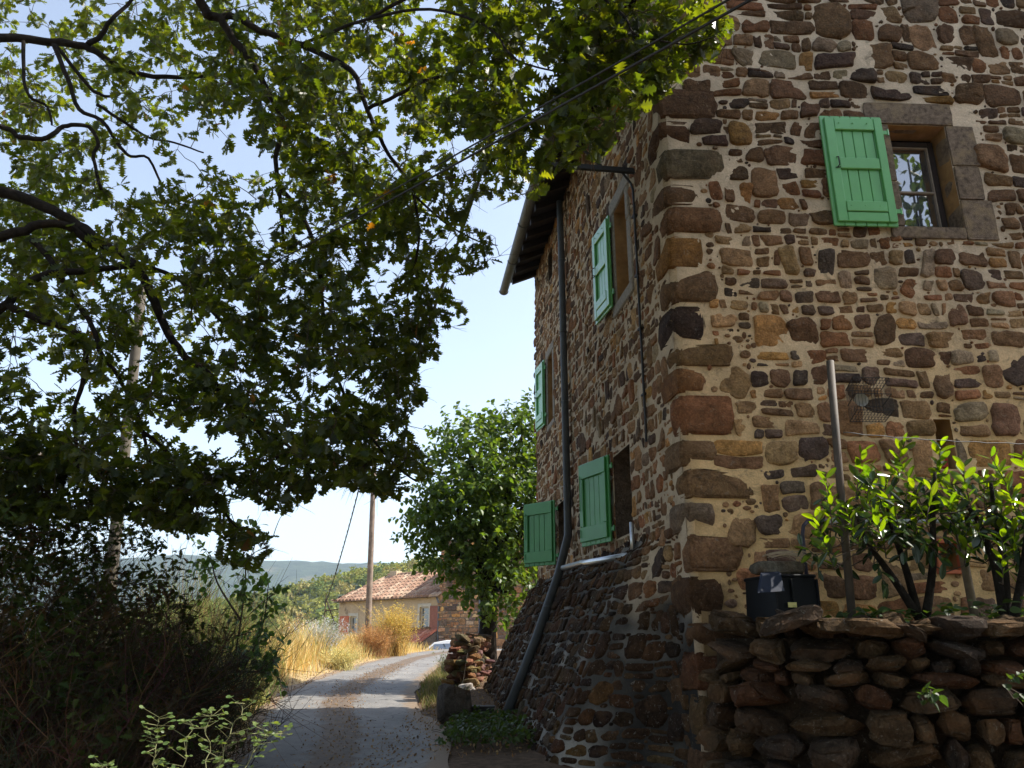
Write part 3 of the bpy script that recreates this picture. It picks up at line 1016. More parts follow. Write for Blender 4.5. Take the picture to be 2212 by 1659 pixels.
lblock(a - .11, a - .004, c_, d_, 6); lblock(b_ + .004, b_ + .1, c_, d_, 7); lblock(a - .12, b_ + .12, d_ + .004, d_ + .15, 8); lblock(a - .1, b_ + .1, c_ - .1, c_ - .004, 9)
mb.build('window_surround', M_GREYSTONE, house)
wv = casement(lw, (1.30, 1.78, 5.30, 6.42), .30, house, (.5,), M_DWOOD, M_GLASS, 'window')
reveal('reveal', lw, (1.278, 1.802, 5.278, 6.442), .34, wv, M_OCHRE)
wv = casement(lw, (5.87, 6.33, 5.04, 6.18), .26, house, (.5,), M_DWOOD, M_GLASS, 'window')
reveal('reveal', lw, (5.848, 6.352, 5.018, 6.202), .30, wv, M_OCHRE)
for o in (OP2, OP3):
    casement(lw, (o[0] + .02, o[1] - .02, o[2] + .02, o[3] - .02), .40, house, (.5,), M_DWOOD, M_GLASS, 'window')

# battered buttress at the foot of the road wall
mb = MB()
BT1 = LL + 1.0
def ex_b(s, z): return s < min(.30, q_at(z, 3) + .04) or (s > LL + .08 + .43 * (2.5 - z))
stb = coursed(0.02, BT1 + .2, -0.1, 2.46, (.085, .165), (.6, 1.8), (.004, .024), 51, excl=ex_b, cham=(.1, .4), wav=.07, big=.12)
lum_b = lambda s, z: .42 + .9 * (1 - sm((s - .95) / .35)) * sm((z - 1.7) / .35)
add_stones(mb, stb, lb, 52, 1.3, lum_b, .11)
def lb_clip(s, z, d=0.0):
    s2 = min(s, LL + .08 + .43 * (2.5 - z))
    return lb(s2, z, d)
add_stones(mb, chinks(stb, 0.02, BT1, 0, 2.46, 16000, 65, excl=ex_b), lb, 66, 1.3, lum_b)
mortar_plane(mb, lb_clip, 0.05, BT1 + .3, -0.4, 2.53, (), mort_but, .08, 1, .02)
# far end face of the buttress
vs_, fs = [], []
for i in range(13):
    z = -.4 + 2.93 * i / 12
    t = LL + .08 + .43 * (2.5 - z)
    vs_ += [lb(t, z), lw(t, z, -.5)]
for i in range(12): fs.append((2 * i, 2 * i + 1, 2 * i + 3, 2 * i + 2))
mb.add(vs_, fs, 1, (.1, .095, .09))
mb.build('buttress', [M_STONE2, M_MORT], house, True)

# back and far walls (plain rubble colour), roof
mb = MB()
def hp(s, t, z):
    p = CO + DG * s + DL * t
    return Vector((p.x, p.y, z))
mb.add([hp(GL, 0, -1), hp(GL, LL, -1), hp(GL, LL, EZ), hp(GL, 0, EZ), hp(0, LL, -1), hp(0, LL, EZ), hp(GL / 2, LL, RZ)],
       [(0, 1, 2, 3), (1, 4, 5, 6, 2)], 0, (.16, .12, .085))
mb.build('rear_wall', M_STONE, house)
mb = MB()
OV = .50
slope = (RZ - EZ) / (GL / 2)
def rp(s, t, h): return hp(s, t, EZ + .06 + slope * min(s, GL - s) + h)
def slab(a, b_, t0, t1, h0, h1, mat, c=(1, 1, 1)):
    q = [rp(a, t0, h0), rp(b_, t0, h0), rp(b_, t1, h0), rp(a, t1, h0), rp(a, t0, h1), rp(b_, t0, h1), rp(b_, t1, h1), rp(a, t1, h1)]
    mb.add(q, [(0, 3, 2, 1), (4, 5, 6, 7), (0, 1, 5, 4), (1, 2, 6, 5), (2, 3, 7, 6), (3, 0, 4, 7)], mat, c)
slab(-OV, GL / 2, -.25, LL + .12, .10, .16, 1)
slab(GL / 2, GL + OV, -.25, LL + .12, .10, .16, 1)
# canal tiles
def tile_strip(mb, p0, p1, up, side, r_, n, c_fn, lap=.36, mat=0):
    """a line of overlapping half round tiles running from the ridge p0 to the eaves p1"""
    p0, p1 = Vector(p0), Vector(p1)
    L = (p1 - p0).length; d = (p1 - p0) / L
    m_ = max(1, int(L / lap))
    for i in range(m_):
        a = p0 + d * (L * i / m_); b = p0 + d * min(L + .0, L * (i + 1) / m_ + .06)
        vs_ = []
        for q, rad, lift in ((a, r_ * .86, 0.0), (b, r_, .018)):
            for j in range(n + 1):
                an_ = math.pi * j / n
                vs_.append(q + side * (math.cos(an_) * rad) + up * (math.sin(an_) * rad * .8 + lift))
        fs = [(j, j + 1, n + 2 + j, n + 1 + j) for j in range(n)]
        fs.append(tuple(range(n + 1, 2 * n + 2)))
        mb.add(vs_, fs, mat, c_fn())
trr = random.Random(3)
def tcol():
    k = trr.uniform(.75, 1.2)
    return trr.choice([(.33 * k, .19 * k, .13 * k), (.28 * k, .17 * k, .125 * k), (.38 * k, .24 * k, .17 * k), (.24 * k, .15 * k, .115 * k)])
upv = UZ
for i in range(int((LL + .3) / .24)):
    t = -.2 + .24 * i
    for sg, (s0, s1) in ((0, (GL / 2, -OV - .04)), (1, (GL / 2, GL + OV))):
        tile_strip(mb, rp(s0, t, .16), rp(s1, t, .16), upv, DL3, .1, 5, tcol)
mb.build('roof', [M_TILE, M_DWOOD], house)
mb = MB()
for i in range(17):
    t = .1 + .46 * i
    if t > LL: break
    def fn(x, y, z_): return rp(x, t + y, z_)
    mb.box(fn, -OV + .03, .5, -.045, .045, -.02, .095, .006)
mb.build('rafter', M_DWOOD, house)
# gutter
mb = MB()
gl_s, gz_ = -OV - .10, EZ + .06 - slope * OV - .02
n = 9
for t0, t1 in [(-.3 + 1.35 * i, min(-.3 + 1.35 * (i + 1), LL + .22)) for i in range(6)]:
    vs_ = []
    for t, rad in ((t0, .085), (t1, .083)):
        for lay in (0, .006):
            for j in range(n + 1):
                an_ = math.pi + math.pi * j / n
                vs_.append(hp(gl_s + math.cos(an_) * (rad - lay), t, gz_ + math.sin(an_) * (rad - lay)))
    m1 = n + 1
    fs = []
    for j in range(n):
        fs += [(j, j + 1, 2 * m1 + j + 1, 2 * m1 + j), (m1 + j + 1, m1 + j, 3 * m1 + j, 3 * m1 + j + 1)]
    fs += [(0, 2 * m1, 3 * m1, m1), (n, m1 + n, 3 * m1 + n, 2 * m1 + n)]
    mb.add(vs_, fs)
    # joint band
    mb.tube([hp(gl_s + math.cos(math.pi + math.pi * j / 8) * .09, t1 - .02, gz_ + math.sin(math.pi + math.pi * j / 8) * .09) for j in range(9)], .008, 5)
mb.add([hp(gl_s + math.cos(math.pi + math.pi * j / 8) * .084, LL + .215, gz_ + math.sin(math.pi + math.pi * j / 8) * .084) for j in range(9)], [tuple(range(9))])
mb.build('gutter', M_ZINC, house)
# downpipe: drops down the wall, then leans out along the buttress
mb = MB()
pts = [lw(4.56, EZ - .05, .10), lw(4.56, 7.9, .095), lw(4.55, 7.2, .09), lw(4.55, 5.6, .085), lw(4.52, 3.2, .085), lw(4.50, 2.95, .09), lb(4.46, 2.42, .16), lb(4.40, 1.6, .09), lb(4.33, .28, .085)]
mb.tube(pts, [.05, .05, .05, .052, .055, .058, .06, .062, .064], 12)
dp = mb.build('downpipe', M_PIPE, house, True)
for z in (7.2, 6.0, 4.9, 3.9):
    mb = MB()
    mb.tube([lw(4.55, z, .085) + DL3 * .058 * math.cos(a_ * math.pi / 6) + NL3 * .058 * math.sin(a_ * math.pi / 6) for a_ in range(13)], .008, 5)
    mb.build('pipe_clip', M_ZINC, dp)
for z in (2.0, 1.25):
    mb = MB()
    mb.tube([lb(4.42, z, .10) + DL3 * .068 * math.cos(a_ * math.pi / 6) + NL3 * .068 * math.sin(a_ * math.pi / 6) for a_ in range(13)], .009, 5)
    mb.build('pipe_clip', M_ZINC, dp)
# galvanised rain channel resting on the buttress
mb = MB()
mb.tube([lw(4.35, 2.50, .20), lw(3.2, 2.47, .17), lw(3.1, 2.455, .17), lw(1.55, 2.385, .10)], [.035, .035, .038, .038], 10)
mb.tube([lw(1.50, 2.36, .05), lw(1.50, 2.72, .05)], .022, 8)
mb.build('rain_channel', M_GALV, house, True)
# cable down the wall, cable bracket
mb = MB()
pts = [lw(.92, 6.45, .16), lw(.92, 6.3, .05)]
for i in range(14): pts.append(lw(.90 + .015 * N3(i * .7, 0, 1), 6.2 - .195 * i, .035))
pts.append(lw(.93, 3.42, .03))
mb.tube(pts, .013, 6)
for z in (5.9, 5.2, 4.6, 3.9): mb.box(lambda x, y, z_: lw(x, y, z_), .88, .97, z - .01, z + .01, 0, .05, .002)
mb.build('wall_cable', M_IRON, house)
mb = MB()
bz = 6.44
def bpt(o, z, t=.92): return lw(t, z, o)
mb.box(lambda x, y, z_: lw(.90 + x, bz + y, z_), -.02, .02, -.03, .03, -.1, 1.35, .004)
mb.tube([bpt(.35, bz + .02), bpt(.62, bz + .30), bpt(.75, bz + .5)], .018, 6)
mb.box(lambda x, y, z_: lw(.90 + x, bz + y, z_), -.02, .02, -.10, 1.15, 1.35, 1.41, .004)
mb.tube([bpt(1.38, bz + .65), bpt(1.2, bz + .78)], .02, 6)
mb.build('cable_bracket', M_IRON, house)
# orange framed vent in the gable foot, red rag in the loophole
mb = MB()
a, b_, c_, d_ = NOOK
f = lambda x, y, z_: gw(x, y, z_)
for q in ((a - .02, a + .012, c_ - .02, d_ + .02), (b_ - .012, b_ + .02, c_ - .02, d_ + .02), (a + .013, b_ - .013, d_ - .012, d_ + .02), (a + .013, b_ - .013, c_ - .02, c_ + .012)):
    mb.box(f, q[0], q[1], q[2], q[3], -.02, .045, .003)
M_ORANGE = mat_simple('orange_terracotta', (.50, .13, .05), .7, .2, 12, .1)
mb.build('vent_frame', M_ORANGE, house)
mb = MB()
mb.box(f, 2.24, 2.33, 3.0, 3.10, -.3, -.05, .01)
mb.build('red_brick', mat_simple('red_brick', (.42, .05, .035), .8, .2, 12, .2), house)

# ------------------------------------------------------------------ terrace, dry stone wall
DW = [Vector((1.50, 6.22)), Vector((1.78, 5.80)), Vector((2.3, 5.52)), Vector((3.4, 5.28)), Vector((5.0, 5.12)), Vector((7.5, 5.0))]
dwl = [0.0]
for a, b in zip(DW[:-1], DW[1:]): dwl.append(dwl[-1] + (b - a).length)
def dwp(s):
    for i in range(len(DW) - 1):
        if s <= dwl[i + 1] or i == len(DW) - 2:
            t = (s - dwl[i]) / (dwl[i + 1] - dwl[i])
            d = (DW[i + 1] - DW[i]).normalized()
            return DW[i].lerp(DW[i + 1], t), d
def ter_z(x, y): return 1.66 + .05 * N3(x * 2, y * 2, 5)
V, fs = [], []
n_s, n_w = 60, 8
for i in range(n_s + 1):
    s = dwl[-1] * i / n_s
    p, d = dwp(s)
    q = CO + DG * max(0.0, (p.x - CO.x)) + NG * -.05
    for j in range(n_w + 1):
        r_ = p.lerp(q, j / n_w)
        V.append((r_.x, r_.y, ter_z(r_.x, r_.y) + .05 * j / n_w))
Fq = np.array([(i * (n_w + 1) + j, (i + 1) * (n_w + 1) + j, (i + 1) * (n_w + 1) + j + 1, i * (n_w + 1) + j + 1) for i in range(n_s) for j in range(n_w)])
tag(np_mesh('terrace', np.array(V), Fq, np.tile(np.array([[.075, .055, .038]]), (len(V), 1)), M_GROUND, smooth=True), kind='structure')

mb = MB()
rr = random.Random(91)
z = -.1
row = 0
ROCKC = [(.082, .053, .029), (.062, .042, .028), (.10, .062, .032), (.054, .040, .031), (.115, .074, .040), (.095, .046, .025)]
while z < 1.60:
    h = rr.uniform(.12, .24) if z < 1.1 else rr.uniform(.09, .17)
    s = -.1 + rr.uniform(0, .2)
    while s < dwl[-1]:
        l = rr.uniform(.10, .26) if rr.random() < .5 else rr.uniform(.26, .5)
        hh = h * rr.uniform(.85, 1.25)
        p, d = dwp(max(0, min(s + l / 2, dwl[-1])))
        nv = Vector((d.y, -d.x))
        off = (1.6 - z) * .10 + rr.uniform(-.08, .07)
        a = rr.gauss(0, .22)
        ax = Vector((d.x * math.cos(a), d.y * math.cos(a), math.sin(a)))
        ay = Vector((nv.x, nv.y, rr.gauss(0, .15))).normalized()
        az = ax.cross(ay).normalized()
        k = rr.uniform(.75, 1.2)
        c = tuple(x * k for x in rr.choice(ROCKC))
        zc = z + hh / 2
        if s < .35 and zc > 1.35: zc -= .0
        rock(mb, (p.x + nv.x * off, p.y + nv.y * off, zc), ax, ay, az, l / 2 * 1.03, rr.uniform(.14, .22), hh / 2 * 1.06, rr.randrange(9999), c, .24, .11, 22, ICO3)
        s += l * .97
    z += h * .93; row += 1
# backing earth and rubble behind the face
vs_, fs = [], []
for i in range(31):
    p, d = dwp(dwl[-1] * i / 30)
    nv = Vector((-d.y, d.x))
    vs_ += [(p.x - nv.x * .02, p.y - nv.y * .02, -.6), (p.x + nv.x * .06, p.y + nv.y * .06, 1.60)]
for i in range(30): fs.append((2 * i, 2 * i + 2, 2 * i + 3, 2 * i + 1))
mb.add(vs_, fs, 0, (.045, .031, .02))
# coping stones, uneven, two leaning flat slabs
for x, y, l, h, tilt in ((1705, 1332, .42, .12, .28), (1800, 1345, .3, .1, 0), (1880, 1350, .42, .13, -.05), (1968, 1362, .22, .06, -.5), (1990, 1350, .2, .06, .1), (2060, 1350, .34, .16, .0), (2150, 1350, .35, .12, .1), (2250, 1345, .4, .13, 0), (2380, 1345, .45, .13, 0)):
    p = P(x, y, 5.42 - max(0, (x - 1700)) * .0004)
    a = tilt
    ax = Vector((math.cos(a), .02, math.sin(a))).normalized()
    rock(mb, (p.x, p.y, p.z - .02), ax, Vector((0, 1, 0)), ax.cross(Vector((0, 1, 0))).normalized(), l / 2, .17, h / 2, int(x), rr.choice(ROCKC[:5]), .4, .1, 6, ICO2)
dwo = mb.build('dry_stone_wall', M_ROCK, None, False)
tag(dwo, 'low dark dry stone retaining wall of loose rocks below the gable', 'wall')

# ------------------------------------------------------------------ low rubble wall by the road beyond the buttress
mb = MB()
rr = random.Random(17)
for k in range(300):
    v = rr.random()
    y = 14.9 + 4.4 * v + rr.uniform(-.1, .1)
    x = -1.18 + .05 * (y - 15) + rr.uniform(0, .55)
    hgt = .95 * (1 - .12 * v)
    zz = gz(x, y) + rr.uniform(0, hgt) * (1 if x < -.8 else .9)
    a = rr.uniform(-.5, .5)
    rock(mb, (x, y, zz), Vector((math.cos(a), math.sin(a), rr.gauss(0, .12))).normalized(), Vector((-math.sin(a), math.cos(a), 0)), UZ, rr.uniform(.07, .19), rr.uniform(.08, .17), rr.uniform(.035, .085), k, tuple(q * 2.2 * rr.uniform(.7, 1.2) for q in rr.choice(ROCKC)), .3, .1, 8, ICO4)
mb.add([(-.95, 14.8, .3), (-.95, 19.4, .3), (-.8, 19.4, 1.35), (-.8, 14.8, 1.35)], [(0, 1, 2, 3)], 0, (.05, .04, .03))
tag(mb.build('rubble_wall', M_ROCK, None, False), 'low crumbling rubble wall at the roadside beyond the buttress', 'wall')
mb = MB()
mb_c = P(1008, 1490, 14.6)
rock(mb, (mb_c.x, mb_c.y, mb_c.z), Vector((1, .2, .1)).normalized(), Vector((-.2, 1, 0)).normalized(), UZ, .17, .16, .12, 5, (.36, .33, .30), .4, .1, 6, ICO2)
tag(mb.build('pale_stone', M_ROCK, None, True), 'pale squarish stone lying against the end of the rubble wall', 'stone')
mb = MB()
c = P(978, 1552, 10.55); gzb = gz(c.x, c.y)
a = .35
rock(mb, (c.x, c.y + .15, gzb + .22), Vector((math.cos(a), math.sin(a), 0)), Vector((-math.sin(a), math.cos(a), 0)), UZ, .20, .27, .28, 8, (.12, .10, .085), .2, .05, 3, ICO3)
tag(mb.build('stone_block', M_ROCK, None, True), 'squared dark stone block standing on the dirt at the buttress foot', 'stone')
mb = MB()
c = P(1042, 1582, 10.9)
fnb = lambda x, y, z_: Vector((c.x + x, c.y + y, gz(c.x, c.y) + z_))
mb.box(fnb, -.15, .15, -.1, .1, 0, .13, .01); mb.box(fnb, -.16, .16, -.11, .11, .132, .15, .004)
tag(mb.build('meter_box', mat_simple('dull_box', (.05, .045, .04), .6, .3, 10, .1), None), 'small dark lidded box on the ground at the foot of the downpipe', 'box')

# ------------------------------------------------------------------ things in front of the gable
# composter
bx = thing('compost_bin', 'black plastic compost bin with a blue grey flap standing on the terrace', 'bin', gw(.60, 1.62, .42))
O = gw(.545, 1.58, .42)
ang = R(8)
def bfn(x, y, z_):
    x *= .64
    return Vector((O.x + x * math.cos(ang) - y * math.sin(ang), O.y + x * math.sin(ang) + y * math.cos(ang), O.z + z_))
mb = MB()
vs_ = [bfn(-.27, -.26, 0), bfn(.27, -.26, 0), bfn(.27, .26, 0), bfn(-.27, .26, 0), bfn(-.25, -.24, .44), bfn(.25, -.24, .44), bfn(.25, .24, .44), bfn(-.25, .24, .44)]
mb.add(vs_, [(0, 1, 5, 4), (1, 2, 6, 5), (2, 3, 7, 6), (3, 0, 4, 7), (4, 5, 6, 7), (0, 3, 2, 1)])
for x in (-.26, -.06, .25): mb.box(bfn, x, x + .018, -.268, -.235, .01, .43, .004)
mb.box(bfn, -.265, .265, -.255, .255, .441, .465, .008)
mb.build('body', M_PLASTIC, bx)
mb = MB()
fl = lambda x, y, z_: bfn(x, y, z_)
vs_ = [bfn(-.38, -.25, .455), bfn(-.16, -.25, .47), bfn(-.20, -.33, .34), bfn(-.52, -.34, .325), bfn(-.38, -.22, .475), bfn(-.16, -.22, .485), bfn(-.20, -.318, .345), bfn(-.52, -.328, .33)]
mb.add(vs_, [(0, 1, 2, 3), (4, 7, 6, 5), (0, 4, 5, 1), (2, 6, 7, 3), (1, 5, 6, 2), (0, 3, 7, 4)])
mb.build('flap', mat_simple('blue_plastic', (.012, .018, .036), .6, .15, 10, .05, spec=.15), bx)
mb = MB()
mb.box(bfn, -.13, -.03, -.279, -.270, .23, .265, .001)
mb.build('sticker', mat_simple('yellow_sticker', (.62, .55, .20), .5, .05, 10, 0), bx)
mb = MB()
c = bfn(.0, .0, .525)
rock(mb, c, DG3, Vector((0, 1, 0)), UZ, .2, .14, .055, 3, (.13, .115, .09), .4, .08, 4, ICO2)
tag(mb.build('flat_stone', M_ROCK, None, True), 'flat mossy stone weighing down the lid of the black bin', 'stone')
mb = MB()
rr = random.Random(4)
for k in range(16):
    a = bfn(rr.uniform(-.15, .0), rr.uniform(-.08, .05), .60)
    L = rr.uniform(.25, .5)
    pts = []
    for i in range(6):
        t = i / 5
        pts.append(a + Vector((L * t, -.03 * t + rr.uniform(-.006, .006), .05 * math.sin(t * 2.2) - .11 * t * t + rr.uniform(-.004, .004) + k * .002)))
    mb.tube(pts, .003, 4)
tag(mb.build('dry_twigs', mat_simple('straw', (.42, .33, .23), .8, .2, 20, 0), None), 'bundle of thin pale dry stalks laid on the stone over the bin', 'twigs')

# metal post
mb = MB()
p0, p1 = P(1838, 1330, 5.75), P(1793, 780, 5.75)
mb.tube([p0 - Vector((0, 0, .2)), p0.lerp(p1, .5), p1], .029, 12)
tag(mb.build('metal_post', mat_simple('weathered_post', (.07, .055, .042), .7, .3, 10, .2, c2=(.10, .065, .045)), None, True), 'tall leaning grey post before the bird cage', 'post')
# second thin post
mb = MB()
q0, q1 = P(2100, 1300, 6.1), P(2066, 1125, 6.1)
mb.tube([q0 - Vector((0, 0, .15)), q1 + Vector((0, 0, .08))], .032, 8)
tag(mb.build('thin_post', mat_simple('bleached_wood', (.26, .20, .14), .85, .3, 14, .2), None, True), 'short bleached post behind the laurel near the orange framed vent', 'post')
# wire
mb = MB()
pts = []
w0, w1 = P(1822, 934, 5.75), P(2700, 945, 5.5)
for i in range(40):
    t = i / 39
    p = w0.lerp(w1, t); p.z -= .07 * 4 * t * (1 - t)
    pts.append(p + Vector((0, 0, .004 * math.sin(i * 2.1))))
mb.tube(pts, .0032, 5)
tag(mb.build('fence_wire', M_ZINC, None, True), 'single twisted steel wire strung from the leaning post across the gable', 'wire')
# pale pipe along the gable
mb = MB()
a, b_ = gw(.97, 2.51, .12), gw(6.5, 2.53, .12)
pts = [gw(.885, 1.75, .12), gw(.895, 2.40, .12), gw(.91, 2.47, .12), gw(.95, 2.51, .12)]
mb.tube(pts, .016, 8)
mb.tube([gw(.95, 2.51, .12), gw(1.10, 2.512, .12)], .019, 8)
rail = MB()
rail.tube([gw(1.09, 2.512, .12), gw(3.0, 2.516, .12), gw(6.5, 2.53, .12)], .0165, 10)
root = thing('water_pipe', 'pale grey pipe running level along the gable foot with a dark elbow', 'pipe', gw(.885, 1.7, .12))
mb.build('elbow', mat_simple('dark_elbow', (.035, .03, .045), .5, .2, 12, .05), root, True)
rail.build('pipe_run', mat_simple('pale_pipe', (.50, .50, .52), .45, .1, 12, .05), root, True)

# bird cage on the wall
cage = thing('bird_cage', 'black wire bird cage hung on the gable beside the leaning post', 'cage', gw(1.62, 3.4, .2))
CS0, CS1, CZ0, CZ1, CD0, CD1 = 1.47, 1.78, 3.38, 3.66, .04, .40
def cfn(x, y, z_): return gw(x - .12 * z_ / .4, y, z_)
mb = MB()
rw = .0017
def wire(a, b, r_=rw): mb.tube([a, b], r_, 4, cap=False)
nb = 11
for i in range(nb + 1):
    s = CS0 + (CS1 - CS0) * i / nb
    for d in (CD0, CD1): wire(cfn(s, CZ0, d), cfn(s, CZ1, d))
    for z_ in (CZ0, CZ1): wire(cfn(s, z_, CD0), cfn(s, z_, CD1))
for i in range(11):
    d = CD0 + (CD1 - CD0) * i / 10
    for s in (CS0, CS1): wire(cfn(s, CZ0, d), cfn(s, CZ1, d))
    if i % 2 == 0:
        wire(cfn(CS0, CZ1, d), cfn(CS1, CZ1, d)); wire(cfn(CS0, CZ0, d), cfn(CS1, CZ0, d))
for z_ in (CZ0, (CZ0 + CZ1) / 2, CZ1):
    for d in (CD0, CD1): wire(cfn(CS0, z_, d), cfn(CS1, z_, d), .0033)
    for s in (CS0, CS1): wire(cfn(s, z_, CD0), cfn(s, z_, CD1), .0033)
mb.build('wire_frame', M_IRON, cage)
mb = MB()
cc = cfn(1.56, 3.52, .24)
vs_, fs = [], []
for i in range(6):
    a = i / 5 * 1.45
    for j in range(14):
        b_ = 2 * math.pi * j / 14
        vs_.append(cc + DG3 * (math.sin(a) * math.cos(b_) * .06) + UZ * (math.sin(a) * math.sin(b_) * .06) + NG3 * (-math.cos(a) * .07))
for i in range(5):
    for j in range(14): fs.append((i * 14 + j, i * 14 + (j + 1) % 14, (i + 1) * 14 + (j + 1) % 14, (i + 1) * 14 + j))
mb.add(vs_, fs)
mb.build('nest_cup', mat_simple('pale_cup', (.42, .40, .36), .7, .2, 20, .1), cage, True)

# ------------------------------------------------------------------ foliage machinery
OAK = [(.05, .03), (.045, .12), (.20, .22), (.075, .31), (.34, .43), (.12, .52), (.40, .67), (.15, .74), (.30, .87), (.11, .94)]
OVAL = [(.07, .08), (.15, .25), (.19, .50), (.17, .72), (.09, .90)]
BROAD = [(.16, .05), (.34, .20), (.37, .40), (.28, .62), (.13, .84)]
ROUND = [(.22, .12), (.36, .35), (.38, .6), (.25, .88)]
LANCE = [(.05, .15), (.075, .45), (.05, .75)]
def build_leaves(name, outline, pos, ax, nrm, size, cols, mat, parent=None, fold=.22, curl=.18):
    pos, ax, nrm, size, cols = [np.asarray(q, dtype=float) for q in (pos, ax, nrm, size, cols)]
    n = len(pos)
    ax /= np.linalg.norm(ax, axis=1)[:, None] + 1e-9
    side = np.cross(ax, nrm); side /= np.linalg.norm(side, axis=1)[:, None] + 1e-9
    nn = np.cross(side, ax)
    t = [(0, 0)] + outline + [(0, 1.0)]
    k = len(outline)
    pts = [(0, 0), (0, 1.0)] + outline + [(-x, y) for x, y in outline]
    T = np.array([(x, y, fold * abs(x) - curl * y * y) for x, y in pts])
    cv = rng.uniform(.3, 1.7, (n, 1, 1))
    V = pos[:, None, :] + size[:, None, None] * (side[:, None, :] * T[None, :, 0:1] + ax[:, None, :] * T[None, :, 1:2] + nn[:, None, :] * T[None, :, 2:3] * cv)
    m_ = len(pts)
    rgt = [0] + list(range(2, 2 + k)) + [1]
    lft = [1] + list(range(2 + 2 * k - 1, 1 + k, -1)) + [0]
    base = (np.arange(n) * m_)[:, None]
    polys = np.concatenate([base + np.array(rgt)[None], base + np.array(lft)[None]], 0)
    return np_mesh(name, V.reshape(-1, 3), polys, np.repeat(cols, m_, 0), mat, parent)

class Fol:
    def __init__(self): self.p, self.a, self.n, self.s, self.c = [], [], [], [], []
    def leaf(self, p, a, n, s, c):
        self.p.append(tuple(p)); self.a.append(tuple(a)); self.n.append(tuple(n)); self.s.append(s); self.c.append(c)
    def build(self, name, outline, mat, parent=None, **kw):
        return build_leaves(name, outline, self.p, self.a, self.n, self.s, self.c, mat, parent, **kw)

def rv(r_=rnd, k=1.0): return Vector((r_.gauss(0, k), r_.gauss(0, k), r_.gauss(0, k)))
def vary(c, r_=rnd, a=.25):
    k = r_.uniform(1 - a, 1 + a); h = r_.uniform(-.12, .12)
    return (c[0] * k * (1 + h), c[1] * k, c[2] * k * (1 - h))

def shoot(fol, tw, p, d, L, nl, ls, cfun, r_=rnd, droop=.15, up=.6, spread=1.0, rad=.004, tipcluster=0, nrm_up=1.2):
    """one leafy shoot: curved stem with leaves along it"""
    d = d.normalized()
    pts = [p]
    q = p.copy(); dd = d.copy()
    for i in range(4):
        dd = (dd + Vector((0, 0, -droop * .25)) + rv(r_, .10)).normalized()
        q = q + dd * (L / 4)
        pts.append(q.copy())
    if tw is not None: tw.tube(pts, [rad, rad * .9, rad * .8, rad * .6, rad * .4], 4, cap=False)
    for i in range(nl):
        t = (i + .6) / nl if tipcluster == 0 else max(0.15, 1 - (r_.random() ** 1.6) * .8)
        k = min(3, int(t * 4)); f_ = t * 4 - k
        b = pts[k].lerp(pts[k + 1], min(1, f_))
        ax0 = (pts[k + 1] - pts[k]).normalized()
        sd = ax0.orthogonal().normalized()
        sd = Matrix.Rotation(i * 2.4 + r_.uniform(-.4, .4), 3, ax0) @ sd
        a = (ax0 * up + sd * spread + Vector((0, 0, -droop))).normalized()
        nn = Vector((0, 0, nrm_up)) + rv(r_, .55)
        fol.leaf(b, a, nn, ls * r_.uniform(.7, 1.2), cfun())
    return pts

def in_poly(x, y, poly):
    c = False
    n = len(poly)
    for i in range(n):
        x1, y1 = poly[i]; x2, y2 = poly[(i + 1) % n]
        if (y1 > y) != (y2 > y) and x < (x2 - x1) * (y - y1) / (y2 - y1) + x1: c = not c
    return c

